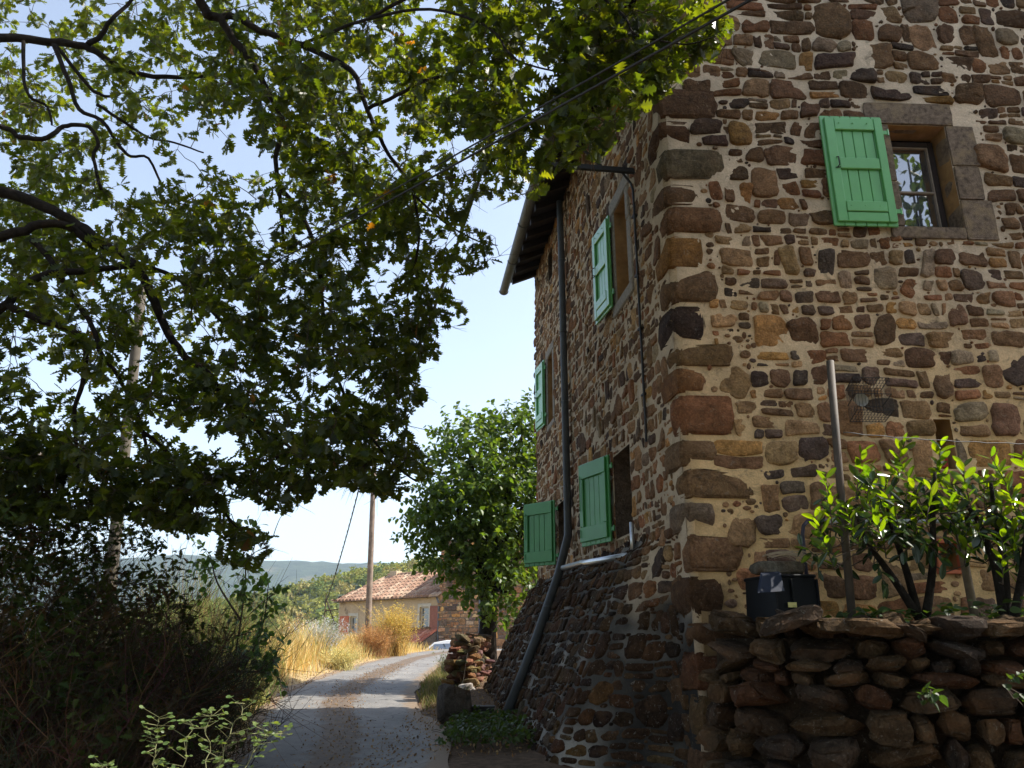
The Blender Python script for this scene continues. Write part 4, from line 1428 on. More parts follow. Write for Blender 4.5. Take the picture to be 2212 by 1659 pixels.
# ------------------------------------------------------------------ the oak
oak = thing('oak_tree', 'big oak reaching over the lane with dark lobed leaves and bare limbs', 'tree', (-6.8, 6.2, -.2))
limbs = [
    ([(-700, 240, 6.2), (-250, 110, 7.2), (0, 82, 8), (113, 92, 8.2), (181, 99, 8.3), (219, 120, 8.4), (256, 143, 8.5), (308, 161, 8.6), (410, 167, 8.8), (500, 160, 9)], 21, 7),
    ([(190, 97, 8.3), (219, 75, 8.3), (240, 44, 8.2), (284, 0, 8.2), (330, -60, 8)], 12, 5),
    ([(-700, 60, 6.2), (-200, -330, 6.3), (200, -330, 6.5), (390, -90, 6.8), (434, 7, 7), (455, 35, 7.1), (478, 41, 7.1), (506, 89, 7.2), (547, 137, 7.3), (581, 205, 7.4), (612, 267, 7.5), (595, 342, 7.6), (605, 427, 7.7), (612, 520, 7.8)], 26, 6),
    ([(466, 36, 7.1), (513, 38, 7.2), (564, 68, 7.2), (649, 96, 7.2), (756, 150, 7.1), (777, 191, 7.1), (794, 239, 7.1), (817, 290, 7.2), (838, 331, 7.3), (869, 372, 7.4), (893, 420, 7.5), (905, 520, 7.6), (880, 640, 7.8)], 15, 4),
    ([(794, 236, 7.1), (858, 205, 6.9), (920, 174, 6.6), (975, 167, 6.3), (1050, 201, 6.0), (1098, 239, 5.8), (1142, 284, 5.6), (1210, 318, 5.4)], 8, 3),
    ([(649, 96, 7.2), (800, 40, 6.6), (930, 20, 6.0), (1053, 58, 5.5), (1098, 113, 5.3), (1132, 137, 5.2), (1200, 154, 5.0), (1269, 167, 4.9), (1320, 164, 4.8)], 7, 2.5),
    ([(800, 40, 6.6), (1000, -60, 5.8), (1200, -60, 5.2), (1337, 24, 4.8), (1368, 72, 4.6), (1420, 86, 4.5), (1484, 96, 4.4), (1540, 80, 4.3)], 8, 2.5),
    ([(1368, 72, 4.6), (1373, 110, 4.6), (1371, 143, 4.6), (1381, 205, 4.6)], 4, 2),
    ([(-700, 480, 6.2), (-200, 400, 7.0), (0, 414, 7.4), (116, 455, 7.5), (171, 489, 7.6), (232, 533, 7.6), (290, 571, 7.7), (325, 632, 7.7), (359, 711, 7.8), (393, 762, 7.8), (444, 803, 7.9), (478, 848, 8), (513, 889, 8), (547, 919, 8), (600, 990, 8)], 24, 7),
    ([(290, 567, 7.7), (376, 598, 7.8), (427, 642, 7.9), (461, 677, 8), (520, 740, 8.1)], 9, 4),
    ([(-200, 520, 7), (0, 513, 7.1), (68, 489, 7.2), (137, 486, 7.3), (205, 533, 7.5)], 20, 14),
    ([(-700, 620, 6.2), (-200, 720, 6.9), (0, 667, 7), (34, 629, 7.1), (102, 592, 7.2), (188, 585, 7.3), (290, 573, 7.5)], 20, 10),
    ([(20, 660, 7), (89, 694, 7.1), (154, 711, 7.2), (185, 752, 7.2), (178, 831, 7.3), (161, 882, 7.3), (164, 950, 7.4), (170, 1040, 7.4)], 13, 5),
    ([(70, 520, 7.3), (96, 545, 7.3), (154, 636, 7.3), (198, 704, 7.4), (222, 769, 7.4), (256, 814, 7.5), (290, 882, 7.6), (308, 933, 7.6), (330, 1030, 7.7)], 12, 5),
    ([(116, 96, 8.2), (147, 171, 8.2), (171, 236, 8.3), (219, 260, 8.3), (260, 318, 8.4), (284, 338, 8.4), (321, 342, 8.5), (352, 410, 8.6)], 10, 4),
    ([(120, 98, 8.2), (191, 185, 8.4), (219, 205, 8.4), (253, 209, 8.4)], 8, 5),
    ([(209, 226, 8.4), (273, 267, 8.5), (321, 297, 8.6), (376, 308, 8.7), (440, 330, 8.8)], 7, 3),
    ([(-200, 250, 7.2), (0, 273, 7.6), (44, 297, 7.7), (103, 297, 7.8), (137, 273, 7.9), (171, 270, 7.9), (195, 277, 8), (212, 308, 8), (202, 342, 8), (219, 410, 8.1)], 11, 6),
    ([(51, 89, 8.1), (51, 161, 8.1), (62, 205, 8.1), (103, 232, 8.2), (112, 270, 8.2)], 8, 4),
    ([(605, 400, 7.7), (660, 480, 7.7), (690, 580, 7.8), (700, 700, 7.9), (730, 820, 8), (790, 930, 8.1), (860, 1010, 8.2), (900, 1040, 8.2)], 9, 3),
    ([(547, 919, 8), (620, 960, 8.1), (690, 1030, 8.2), (770, 1055, 8.3), (840, 1065, 8.3)], 6, 2.5),
    ([(308, 933, 7.6), (400, 1010, 7.7), (470, 1090, 7.8), (540, 1165, 7.9), (590, 1160, 7.9)], 7, 2.5),
    ([(480, 163, 9), (560, 200, 9), (610, 290, 9)], 6, 3),
    ([(-700, -100, 6.2), (-300, -900, 4.5), (300, -1500, 3.2), (900, -1800, 2.6), (1500, -1900, 2.6)], 60, 30),
    ([(893, 420, 7.5), (960, 480, 7.6), (1030, 520, 7.6), (1075, 530, 7.6)], 5, 2),
]
nodes = []
br = MB()
def bez(pl, sub=4):
    out = []
    n = len(pl)
    for i in range(n - 1):
        p = [pl[max(0, i - 1)], pl[i], pl[i + 1], pl[min(n - 1, i + 2)]]
        for k in range(sub):
            t = k / sub
            out.append(.5 * ((2 * p[1]) + (p[2] - p[0]) * t + (2 * p[0] - 5 * p[1] + 4 * p[2] - p[3]) * t * t + (3 * p[1] - p[0] - 3 * p[2] + p[3]) * t ** 3))
    return out + [pl[-1]]
for pl, r0, r1 in limbs:
    pts = bez([P(*q) for q in pl])
    n = len(pts)
    rad = []
    for i, p in enumerate(pts):
        t = i / (n - 1)
        px_r = (r0 + (r1 - r0) * t) * 1.3
        rad.append(px_r * .5 * p.y / F * 1.0)
    # slight gnarl
    pts = [p + Vector((N3(i * .5, r0, 1), N3(i * .5, r0, 2), N3(i * .5, r0, 3))) * rad[i] * .7 for i, p in enumerate(pts)]
    br.tube(pts, rad, 8)
    for i, p in enumerate(pts): nodes.append(p)
tr = MB()
pts = [Vector((-6.8 + .15 * N3(i, 0, 1), 6.2 + .1 * N3(i, 3, 1), -.4 + i * .95)) for i in range(12)]
tr.tube(pts, [.42, .34, .31, .29, .28, .27, .25, .22, .18, .14, .10, .06], 14)
tr.build('trunk', M_BARK, oak, True)
for p in pts[5:]: nodes.append(p)
for q in ((-700, 60), (-700, 240), (-700, 480), (-700, 620)):
    e = P(*q, 6.2)
    a = Vector((-6.8, 6.2, max(2.0, e.z - .6)))
    br.tube([a, a.lerp(e, .5) + Vector((0, 0, .1)), e], [.16, .13, .11], 10)

canopy = [(-620, -480), (1450, -480), (1540, -60), (1582, 66), (1562, 122), (1500, 138), (1455, 192), (1400, 232), (1330, 285), (1308, 345), (1255, 358), (1188, 400), (1150, 432), (1075, 430), (1022, 436), (1000, 488), (1050, 503), (1096, 520), (1085, 560), (1020, 590), (985, 605), (1012, 690), (985, 715), (935, 690), (962, 770), (925, 790), (900, 800), (925, 860), (878, 905), (902, 960), (938, 1010), (930, 1060), (880, 1086), (830, 1080), (790, 1060), (735, 1050), (680, 1070), (615, 1112), (578, 1100), (540, 1072), (500, 1080), (488, 1120), (455, 1150), (380, 1150), (290, 1125), (180, 1120), (60, 1130), (-620, 1120)]
spray = [(470, 1110), (545, 1140), (600, 1150), (590, 1190), (545, 1240), (505, 1235), (470, 1200)]
sparse = [(430, 330, 150, 80, .25), (90, 840, 150, 80, .25), (330, 860, 60, 60, .3), (200, 470, 60, 40, .4), (560, 410, 50, 60, .4), (60, 50, 70, 40, .4), (250, 250, 90, 40, .4), (340, 930, 50, 35, .4), (840, 640, 60, 40, .6), (1010, 330, 60, 40, .5), (1090, 330, 30, 60, .3), (560, 30, 30, 30, .4), (150, 640, 60, 30, .5)]
def weight(x, y):
    wgt = .85 if (x < 560 and y < 600) else 1.25 if (x < 430 and y > 960) else (.78 if x < 420 else 1.0)
    if y < 0 or x < 0: wgt *= .62
    if x > 1120: wgt *= .62
    elif x < 560: wgt *= 1.15
    for ex, ey, rx_, ry_, k in sparse:
        d = ((x - ex) / rx_) ** 2 + ((y - ey) / ry_) ** 2
        if d < 1.6: wgt *= k if d < 1 else (k + (1 - k) * (d - 1) / .6)
    n_ = N3(x * .009, y * .009, 12) + .9 * N3(x * .024, y * .024, 4)
    return wgt * max(.05, min(1.3, .68 + 1.7 * n_))
clusters = []
orr = random.Random(23)
tries = 0
while len(clusters) < 4000 and tries < 140000:
    tries += 1
    x, y = orr.uniform(-620, 1585), orr.uniform(-480, 1245)
    if not (in_poly(x, y, canopy) or in_poly(x, y, spray)): continue
    if not in_poly(x, y, canopy) and orr.random() < .5: continue
    if orr.random() * 1.35 > weight(x, y) * (1.35 if 540 < x < 900 else 1): continue
    near_ = 6.6 + 2.2 * sm((600 - x) / 600) * sm((700 - y) / 500)
    if x > 760: near_ = 6.6 - 2.2 * sm((x - 760) / 560) * sm((520 - y) / 200) + .6 * sm((y - 420) / 200)
    Y = near_ + orr.uniform(.1, 2.5 if x < 1000 else .8)
    if y > 1000: Y = orr.uniform(7.0, 8.4)
    p = P(x, y, Y)
    if p.x > 1.1 and p.y > 6.0: continue
    clusters.append(p)
for k in range(2400):                                        # unseen crown overhead and behind the photographer, added to shade the lower walls
    x, y = orr.uniform(-6, 5.2), orr.uniform(-6, 3.8)
    z = orr.uniform(4.2, 8.8)
    if z < 2.6 + 1.12 * max(0, y): continue
    clusters.append(Vector((x, y, z)))
NA = np.array([tuple(n) for n in nodes])
d0 = [float(np.min(np.sum((NA - np.array(tuple(c)))**2, 1))) for c in clusters]
nodes_np = np.zeros((len(nodes) + 2 * len(clusters) + 10, 3)); nodes_np[:len(nodes)] = NA; nn_ = len(nodes)
tw = MB(); fo = Fol()
OAKC = [(.029, .042, .009), (.024, .037, .009), (.037, .052, .010), (.048, .062, .012)]
def oakc():
    if orr.random() < .003: return (.09, .045, .016)
    return vary(orr.choice(OAKC), orr, .25)
for ci in sorted(range(len(clusters)), key=lambda i: d0[i]):
    c = clusters[ci]
    cn = np.array(tuple(c))
    k = int(np.argmin(np.sum((nodes_np[:nn_] - cn) ** 2, 1)))
    a = Vector(nodes_np[k])
    L = (c - a).length
    dvec = (c - a)
    if L > .06:
        mid = a.lerp(c, .5) + rv(orr, .06 * min(1.2, L)) + Vector((0, 0, .06 * min(L, 1)))
        r_ = .0035 + .0045 * min(1.6, L)
        tw.tube([a, a.lerp(mid, .5) + rv(orr, .02 * min(1, L)), mid, mid.lerp(c, .5) + rv(orr, .02 * min(1, L)), c], [r_, r_ * .9, r_ * .8, r_ * .65, r_ * .5], 5, cap=False)
        nodes_np[nn_] = tuple(mid); nodes_np[nn_ + 1] = tuple(c); nn_ += 2
    dead = orr.random() < .003
    for q in range(orr.choice((2, 3, 3))):
        d = (dvec.normalized() if L > .05 else rv(orr)) * .5 + rv(orr, .6) + Vector((0, 0, -.1))
        cf = (lambda: vary((.10, .05, .02), orr)) if dead else oakc
        shoot(fo, tw, c.copy(), d, orr.uniform(.10, .24), orr.choice((4, 5, 6)), .125, cf, orr, .18, .8, .85, .0025, 1, 1.0)
br.build('branches', M_BARK, oak, True)
tw.build('twigs', M_TWIG, oak)
keep = []
for i in range(len(fo.p)):                                   # the crown keeps the ragged outline the tree has over the lane
    tip = Vector(fo.p[i]) + Vector(fo.a[i]) * fo.s[i] * .7
    if tip.y > 2.5:
        x, y = proj(tip)
        if -100 < x < 2300 and y > -60 and not (in_poly(x, y, canopy) or in_poly(x, y, spray)): continue
    keep.append(i)
for q in ('p', 'a', 'n', 's', 'c'): setattr(fo, q, [getattr(fo, q)[i] for i in keep])
fo.build('crown', OAK, M_OAKLEAF, oak)

# ------------------------------------------------------------------ laurel in front of the gable
lau = thing('laurel_bush', 'laurel bush with bright lime green leaves growing on the terrace before the gable', 'bush', P(1990, 1330, 5.85))
st = MB(); fo = Fol(); tw = MB()
lrr = random.Random(31)
base = P(1985, 1335, 5.8)
stems = [[(1985, 1335, 5.8), (1930, 1250, 5.75), (1880, 1180, 5.7), (1850, 1120, 5.65)], [(1985, 1335, 5.8), (1960, 1240, 5.8), (1925, 1130, 5.8), (1915, 1070, 5.8)], [(2000, 1335, 5.8), (2015, 1220, 5.75), (2015, 1110, 5.7), (2020, 1020, 5.7)],
         [(2170, 1340, 5.7), (2150, 1230, 5.7), (2120, 1140, 5.7), (2080, 1080, 5.7)], [(2175, 1340, 5.7), (2170, 1230, 5.7), (2150, 1110, 5.7), (2140, 1040, 5.7)], [(2190, 1340, 5.6), (2215, 1200, 5.6), (2225, 1080, 5.6), (2230, 1020, 5.6)], [(2330, 1340, 5.6), (2330, 1200, 5.6), (2320, 1080, 5.6), (2320, 1000, 5.6)]]
lnodes = []
for s_ in stems:
    pts = bez([P(*q) for q in s_])
    st = MB()
    st.tube(pts, [.034 - .022 * i / (len(pts) - 1) for i in range(len(pts))], 8)
    st.build('stem', M_BARK, lau, True)
    lnodes += pts[3:]
LC = [(.075, .135, .014), (.09, .15, .016), (.05, .10, .018)]
lc = lambda: vary(lrr.choice(LC), lrr, .2)
tops = [(1765, 1020), (1850, 975), (1880, 1010), (1950, 945), (1955, 1000), (2040, 955), (2075, 1000), (2110, 1030), (2180, 975), (2215, 980), (2020, 1000), (1990, 1020), (1900, 1030), (2140, 1010), (2060, 1040), (2260, 960), (2300, 990), (2330, 950), (2380, 1000), (1930, 1040), (1800, 1060), (2200, 1030), (1830, 1090), (1870, 1070), (1960, 1075), (2000, 1090), (2050, 1085), (2100, 1090), (2160, 1080), (2210, 1090), (2250, 1050), (1780, 1110), (1905, 1110), (2085, 1120), (2190, 1125), (2130, 1150), (2205, 1170)]
def attach(p, r_=.006, nodes_=lnodes):
    a = min(nodes_, key=lambda q: (q - p).length)
    m_ = a.lerp(p, .5) + rv(lrr, .03) + Vector((0, 0, -.03))
    tw.tube([a, m_, p], [r_, r_ * .8, r_ * .6], 5, cap=False)
for (x, y) in tops:                                          # upright new shoots
    Y = lrr.uniform(5.4, 6.0)
    top = P(x, y, Y); b0 = top - Vector((lrr.uniform(-.08, .08), lrr.uniform(-.05, .05), lrr.uniform(.28, .42)))
    attach(b0)
    shoot(fo, tw, b0, (top - b0), (top - b0).length, lrr.choice((12, 14, 16)), .112, lc, lrr, -.02, .75, .8, .005, 0, .8)
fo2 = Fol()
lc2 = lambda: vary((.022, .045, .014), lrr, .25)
for k in range(85):                                          # older leaves, colour also darkened for the shade low in the bush
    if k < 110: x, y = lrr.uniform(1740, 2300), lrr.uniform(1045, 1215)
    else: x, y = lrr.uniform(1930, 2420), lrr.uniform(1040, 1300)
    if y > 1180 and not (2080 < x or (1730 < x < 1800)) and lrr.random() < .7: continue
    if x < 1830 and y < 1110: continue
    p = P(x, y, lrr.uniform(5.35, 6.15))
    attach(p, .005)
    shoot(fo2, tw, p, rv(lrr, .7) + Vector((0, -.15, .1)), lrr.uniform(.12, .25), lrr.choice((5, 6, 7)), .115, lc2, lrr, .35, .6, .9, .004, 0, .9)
tw.build('twigs', M_TWIG, lau)
fo.build('new_leaves', OVAL, M_LAUREL, lau, fold=.3, curl=.12)
M_OLD_SHADED = mat_leaf('old_shaded_laurel_leaf', .25, (1.8, 1.6, .3), .25, .5)
fo2.build('old_shaded_leaves', OVAL, M_OLD_SHADED, lau, fold=.3, curl=.2)

# low ivy and weeds on the terrace
fo = Fol()
irr = random.Random(8)
for k in range(900):
    x = irr.uniform(1.9, 6.5); y = irr.uniform(5.45, 6.45)
    if x < 2.35 and irr.random() < .85: continue
    z = ter_z(x, y) + irr.uniform(.02, .14) * (1 if x < 3 else 1.4)
    fo.leaf((x, y, z), (irr.gauss(0, 1), irr.gauss(0, 1) - .3, irr.uniform(-.3, .4)), (irr.gauss(0, .4), irr.gauss(0, .4) - .2, 1), irr.uniform(.05, .09), vary((.045, .085, .02), irr))
tag(fo.build('ground_ivy', BROAD, M_LEAF), 'low green ivy and weeds covering the terrace behind the dry wall', 'ivy', kind='stuff')
# weed hanging from the dry wall
for lab, cl in (('soft leafy weed sprouting from the dry wall at the right edge', ((2170, 1480), (2205, 1500), (2180, 1455), (2215, 1530), (2190, 1510))), ('small leafy weed in a low joint of the dry wall, left of the larger', ((1985, 1500), (2010, 1490), (1995, 1515)))):
    b0 = P(*cl[0], 5.02)
    root = thing('wall_weed', lab, 'plant', b0, 'weeds in the dry stone wall')
    fo = Fol(); tw = MB()
    for x, y in cl:
        p = P(x, y, 4.93)
        tw.tube([b0, p], .003, 4)
        shoot(fo, tw, p, Vector((irr.gauss(0, .5), -.6, irr.uniform(-.2, .6))), .16, 7, .06, lambda: vary((.04, .075, .02), irr), irr, .2, .4, 1, .003)
    fo.build('foliage', BROAD, M_LEAF, root); tw.build('stems', M_TWIG, root)

# ------------------------------------------------------------------ mulberry tree at the far end of the house
mul = thing('mulberry_tree', 'leafy green mulberry with upright shoots behind the far corner of the house', 'tree', (-.55, 17.6, .7))
tr = MB()
tr.tube([Vector((-.5, 17.5, .4)), Vector((-.52, 17.5, 1.6)), Vector((-.5, 17.5, 2.6)), Vector((-.35, 17.5, 3.6))], [.24, .19, .18, .14], 12)
mnodes = [Vector((-.5, 17.5, 2.6)), Vector((-.35, 17.5, 3.6))]
mrr = random.Random(61)
lobes = [((1040, 1010), 1.25, 17.4), ((1110, 1000), 1.2, 17.8), ((985, 1060), .85, 17.3), ((1060, 1120), 1.25, 17.2), ((985, 1130), .7, 17.2), ((1030, 1190), .75, 17.2), ((1130, 930), .8, 17.9), ((1090, 1190), .9, 17.4), ((1160, 1080), 1.0, 18.2), ((1010, 960), .7, 17.5), ((1230, 1000), 1.2, 18.4), ((925, 1140), .5, 17.2), ((975, 1185), .6, 17.1), ((1030, 1240), .6, 16.9), ((1060, 1250), .7, 17.0), ((1100, 1280), .55, 16.6), ((1150, 1180), .9, 18.0), ((1130, 1090), 1.0, 17.2), ((1000, 1110), .9, 17.0)]
fo = Fol(); tw = MB()
MC = [(.085, .14, .026), (.10, .155, .03), (.065, .115, .025)]
mc = lambda: vary(mrr.choice(MC), mrr, .25)
for (xy, r_, Y) in lobes:
    c = P(*xy, Y)
    tr.tube([mnodes[mrr.randrange(2)], c.lerp(mnodes[0], .45) + rv(mrr, .12), c], [.09, .06, .03], 7)
    for k in range(int(100 * r_ * r_) + 40):
        d = rv(mrr).normalized()
        if d.z < -.5 and mrr.random() < .5: continue
        p = c + Vector((d.x, d.y, d.z * .9)) * r_ * mrr.uniform(.5, 1.08)
        shoot(fo, tw, p, d + Vector((0, 0, .25)), mrr.uniform(.25, .45), mrr.choice((6, 7, 8)), .125, mc, mrr, .35, .4, 1, .005, 0, .8)
for (x, y) in ((1008, 870), (1082, 860), (1150, 868), (945, 935), (1040, 890), (985, 930), (1120, 900), (1060, 905), (930, 985), (965, 945)):
    top = P(x, y, 17.4); b0 = P(x + (1060 - x) * .12, y + 105, 17.4)
    tw.tube([b0 - (top - b0) * .5, b0], .008, 5)
    shoot(fo, tw, b0, top - b0, (top - b0).length, 17, .13, mc, mrr, .0, .1, 1, .007, 0, .6)
tr.build('trunk', M_BARK, mul, True)
tw.build('twigs', M_TWIG, mul)
fo.build('crown', BROAD, M_LEAF, mul)

# ------------------------------------------------------------------ shrubs on the left
def strands(mb, base, n, L, spread, rad, r_, up=1.0, lean=(0, 0), seg=4, cfun=None, branch=2, bend=.25):
    for k in range(n):
        b = base + Vector((r_.gauss(0, spread[0]), r_.gauss(0, spread[1]), 0))
        d = Vector((r_.gauss(0, .45) + lean[0], r_.gauss(0, .4) + lean[1], up)).normalized()
        l = L * r_.uniform(.5, 1.1)
        pts = [b]; q = b.copy()
        for i in range(seg):
            d = (d + rv(r_, bend * .5)).normalized(); q = q + d * (l / seg); pts.append(q.copy())
        c = cfun()
        mb.tube(pts, [rad * (1 - .75 * i / seg) for i in range(seg + 1)], 3, c=c, cap=False)
        for _ in range(branch):
            i = r_.randrange(1, seg); p = pts[i]
            dd = (d + rv(r_, .55)).normalized(); l2 = l * r_.uniform(.15, .4)
            mb.tube([p, p + dd * l2 * .5 + rv(r_, .02), p + dd * l2 + rv(r_, .05) + Vector((0, 0, .02))], [rad * .55, rad * .4, rad * .2], 3, c=c, cap=False)
M_STRAND = mat_simple('broom_stem', (1, 1, 1), .85, .2, 8, 0, attr=True, spec=.15)
srr = random.Random(71)
sh = thing('dead_broom', 'big tangled brown broom shrub with bare reddish twigs under the oak', 'shrub', (-4.4, 7.8, .1))
mb = MB()
bc = lambda: tuple(q * srr.uniform(.6, 1.3) for q in srr.choice([(.06, .034, .022), (.05, .032, .024), (.09, .052, .028), (.035, .03, .018)]))
for bx_, by_, L in ((-4.6, 7.3, 2.3), (-3.9, 7.6, 2.0), (-5.2, 8.0, 2.8), (-3.9, 8.6, 1.6), (-4.6, 8.8, 2.4), (-3.5, 8.4, 1.1), (-5.6, 9.3, 3.0), (-4.0, 9.6, 2.2), (-6.3, 9.0, 3.2), (-4.0, 7.0, 1.2)):
    strands(mb, Vector((bx_, by_, gz(bx_, by_) - .05)), 120, L, (.35, .4), .0055, srr, 1.0, (.05, 0), 5, bc, 9, .5)
mb.build('stems', M_STRAND, sh)
fo = Fol()
twl = MB()
for k in range(1750):
    x = -3.15 - 3.6 * srr.random() ** .8; y = srr.uniform(6.6, 9.8)
    top = 0.5 + 3.5 * sm((-2.7 - x) / 2.3) * (.85 + .3 * N3(x * 1.5, y * 1.5, 2))
    p = Vector((x, y, gz(x, y) + .92 * top * srr.random() ** .9))
    cl_ = srr.choice([(.03, .046, .011), (.04, .06, .014), (.055, .036, .016), (.024, .038, .010), (.05, .066, .016)])
    shoot(fo, twl, p, rv(srr, .6) + Vector((0, 0, .6)), srr.uniform(.2, .45), srr.choice((7, 9, 10)), .092, lambda: vary(cl_, srr, .25), srr, .1, .5, 1, .003)
twl.build('twigs', M_TWIG, sh)
M_DULL = mat_leaf('dull_leaf', .3, (1.7, 1.5, .4), .7, .1)
fo.build('foliage', OAK, M_DULL, sh)

sh = thing('green_broom', 'wispy green broom catching sun at the lane edge behind the dead broom', 'shrub', (-5.4, 15.2, .4))
mb = MB()
gc = lambda: tuple(q * srr.uniform(.7, 1.3) for q in srr.choice([(.16, .18, .04), (.12, .16, .04), (.20, .20, .06), (.20, .15, .07)]))
for bx_, by_, L in ((-5.5, 14.4, 2.1), (-4.9, 14.2, 1.5), (-6.2, 14.8, 2.3), (-5.2, 15.4, 1.7), (-4.6, 13.4, 1.0), (-5.0, 12.6, 1.3), (-5.8, 12.6, 1.8)):
    strands(mb, Vector((bx_, by_, gz(bx_, by_))), 260, L, (.3, .3), .007, srr, 1.1, (0, 0), 4, gc, 3, .2)
mb.build('stems', M_STRAND, sh)

sh = thing('dark_bush', 'dense dark fine leaved bush rounding over the shaded road edge', 'bush', (-4.2, 11.0, .3))
fo = Fol(); mb = MB()
for (bx_, by_, r_) in ((-4.0, 10.6, .75), (-4.6, 11.2, .9), (-4.3, 11.8, .75), (-5.3, 11.0, 1.1), (-4.9, 10.2, .9)):
    strands(mb, Vector((bx_, by_, gz(bx_, by_))), 60, r_ * 1.4, (.2, .2), .006, srr, .9, (0, 0), 4, bc, 2, .3)
    for k in range(2200):
        d = rv(srr).normalized() * r_ * srr.uniform(.6, 1.05)
        fo.leaf((bx_ + d.x, by_ + d.y, gz(bx_, by_) + r_ * .6 + d.z * .85), rv(srr), rv(srr, .7) + Vector((0, 0, .7)), srr.uniform(.03, .06), vary((.03, .043, .014), srr))
mb.build('stems', M_STRAND, sh)
fo.build('foliage', OVAL, M_LEAF, sh)

sh = thing('fig_sapling', 'young broad leaved sapling, sunlit green, in front of the blue ridge', 'shrub', (-5.0, 12.2, .2))
fo = Fol(); tw = MB()
fc = lambda: vary(srr.choice([(.055, .105, .03), (.045, .09, .03), (.07, .125, .035)]), srr)
snodes = []
for pl in ([(470, 1560, 12.2), (500, 1450, 12.2), (520, 1340, 12.3), (530, 1220, 12.3), (500, 1110, 12.4)], [(490, 1500, 12.2), (540, 1420, 12), (570, 1340, 12), (580, 1260, 12)], [(500, 1450, 12.2), (560, 1450, 12), (590, 1430, 11.9)], [(520, 1340, 12.3), (470, 1260, 12.4), (455, 1200, 12.4)]):
    pts = bez([P(*q) for q in pl]); tw.tube(pts, [.02 - .014 * i / len(pts) for i in range(len(pts))], 6); snodes += pts[4:]
lnodes_s = snodes
for k in range(75):
    p = srr.choice(snodes)
    x_, y_ = proj(p)
    shoot(fo, tw, p.copy(), rv(srr, .6) + Vector((.25, -.1, .2)), srr.uniform(.25, .5), srr.choice((5, 6, 7)), .115, fc, srr, .3, .4, 1, .005, 0, .7)
tw.build('stems', M_TWIG, sh)
fo.build('foliage', BROAD, M_LEAF, sh)

# foreground sprigs
fg_labels = ['pale green clover leaved sprig at the bottom edge over the road', 'slender clover leaved sprig before the dark bush, left of the road', 'leaning clover leaved sprig crossing in front of the asphalt']
for lab, sets in zip(fg_labels, ([[(452, 1760, 4), (478, 1640, 4), (500, 1575, 4), (530, 1520, 4)], [(500, 1770, 4.0), (540, 1640, 4), (575, 1590, 4), (610, 1585, 4)]],
                                 [[(330, 1760, 4.2), (335, 1650, 4.2), (338, 1590, 4.2), (345, 1550, 4.2)], [(380, 1760, 4.3), (400, 1640, 4.3), (412, 1560, 4.3)]],
                                 [[(440, 1760, 4.1), (445, 1660, 4.1), (450, 1560, 4.1), (462, 1545, 4.1)], [(235, 1790, 4.1), (230, 1700, 4.1), (222, 1655, 4.1)]])):
    b = P(*sets[0][0])
    root = thing('clover_sprig', lab, 'plant', (b.x, b.y, gz(b.x, b.y)), 'pale green sprigs at the bottom edge')
    fo = Fol(); tw = MB()
    for pl in sets:
        p0 = P(*pl[0])
        pts = bez([Vector((p0.x + .03, p0.y + .05, gz(p0.x, p0.y)))] + [P(*q) for q in pl], 6)
        pts = [p + Vector((N3(i * .45, pl[0][0], 1), N3(i * .45, pl[0][0], 2), 0)) * .035 for i, p in enumerate(pts)]
        tw.tube(pts, [.0038 - .0026 * i / len(pts) for i in range(len(pts))], 5, c=(1, 1, 1))
        for i in range(7, len(pts)):
            for q in range(srr.choice((1, 2, 2, 3))):
                a = srr.uniform(0, 6.28); d = Vector((math.cos(a), math.sin(a) * .7, srr.uniform(-.1, .6))).normalized()
                e = pts[i] + d * srr.uniform(.03, .10)
                tw.tube([pts[i], e], .0013, 3, cap=False)
                sd = d.cross(UZ).normalized()
                for ax in (d, d * .25 + sd, d * .25 - sd):
                    fo.leaf(e, ax + rv(srr, .15), Vector((0, -.35, 1)) + rv(srr, .35), srr.uniform(.018, .032), vary((.12, .17, .055), srr))
    tw.build('stems', mat_simple('green_stem', (.2, .2, .09), .7, .1, 10, 0), root)
    fo.build('foliage', ROUND, M_LEAF, root, fold=.1, curl=.1)

# ------------------------------------------------------------------ verge: dry grass, bushes
def blades(n, area, h, colf, r_, wd=.006, bend=.35, heads=.0, zf=gz):
    V, polys, C = [], [], []
    for k in range(n):
        x, y = area(r_)
        z = zf(x, y) - .02
        hh = h(x, y) * r_.uniform(.55, 1.15)
        a = r_.uniform(0, 6.28); bx_, by_ = math.cos(a) * bend * hh, math.sin(a) * bend * hh * .7
        w_ = wd * r_.uniform(.7, 1.3)
        a2 = r_.uniform(0, 3.14); wx, wy = math.cos(a2) * w_, math.sin(a2) * w_
        c = colf(r_)
        i = len(V)
        for t, k_ in ((0, 1), (.45, .85), (.8, .55), (1, .12)):
            X, Y, Z = x + bx_ * t * t, y + by_ * t * t, z + hh * t * (1 - .18 * t * bend)
            V += [(X - wx * k_, Y - wy * k_, Z), (X + wx * k_, Y + wy * k_, Z)]
            C += [c, c]
        polys += [(i, i + 1, i + 3, i + 2), (i + 2, i + 3, i + 5, i + 4), (i + 4, i + 5, i + 7, i + 6)]
    return np.array(V), np.array(polys), np.array(C)
vrr = random.Random(99)
GOLD = [(.60, .44, .17), (.68, .53, .23), (.52, .36, .13), (.72, .60, .33), (.42, .40, .13)]
def rl(y):
    for a, b in zip(road_c[:-1], road_c[1:]):
        if a[1] <= y <= b[1]:
            t = (y - a[1]) / (b[1] - a[1] + 1e-9); return a[0] + (b[0] - a[0]) * t, a[2]
    return road_c[-1][0], 1.2
def verge_area(r_):
    while True:
        y = 11.6 + 21 * r_.random() ** 1.2; cx, hw = rl(y)
        x = cx - hw - .05 - 4.6 * r_.random() ** .9
        if r_.random() < .25 + min(1, (cx - hw - x) / 1.0): return x, y
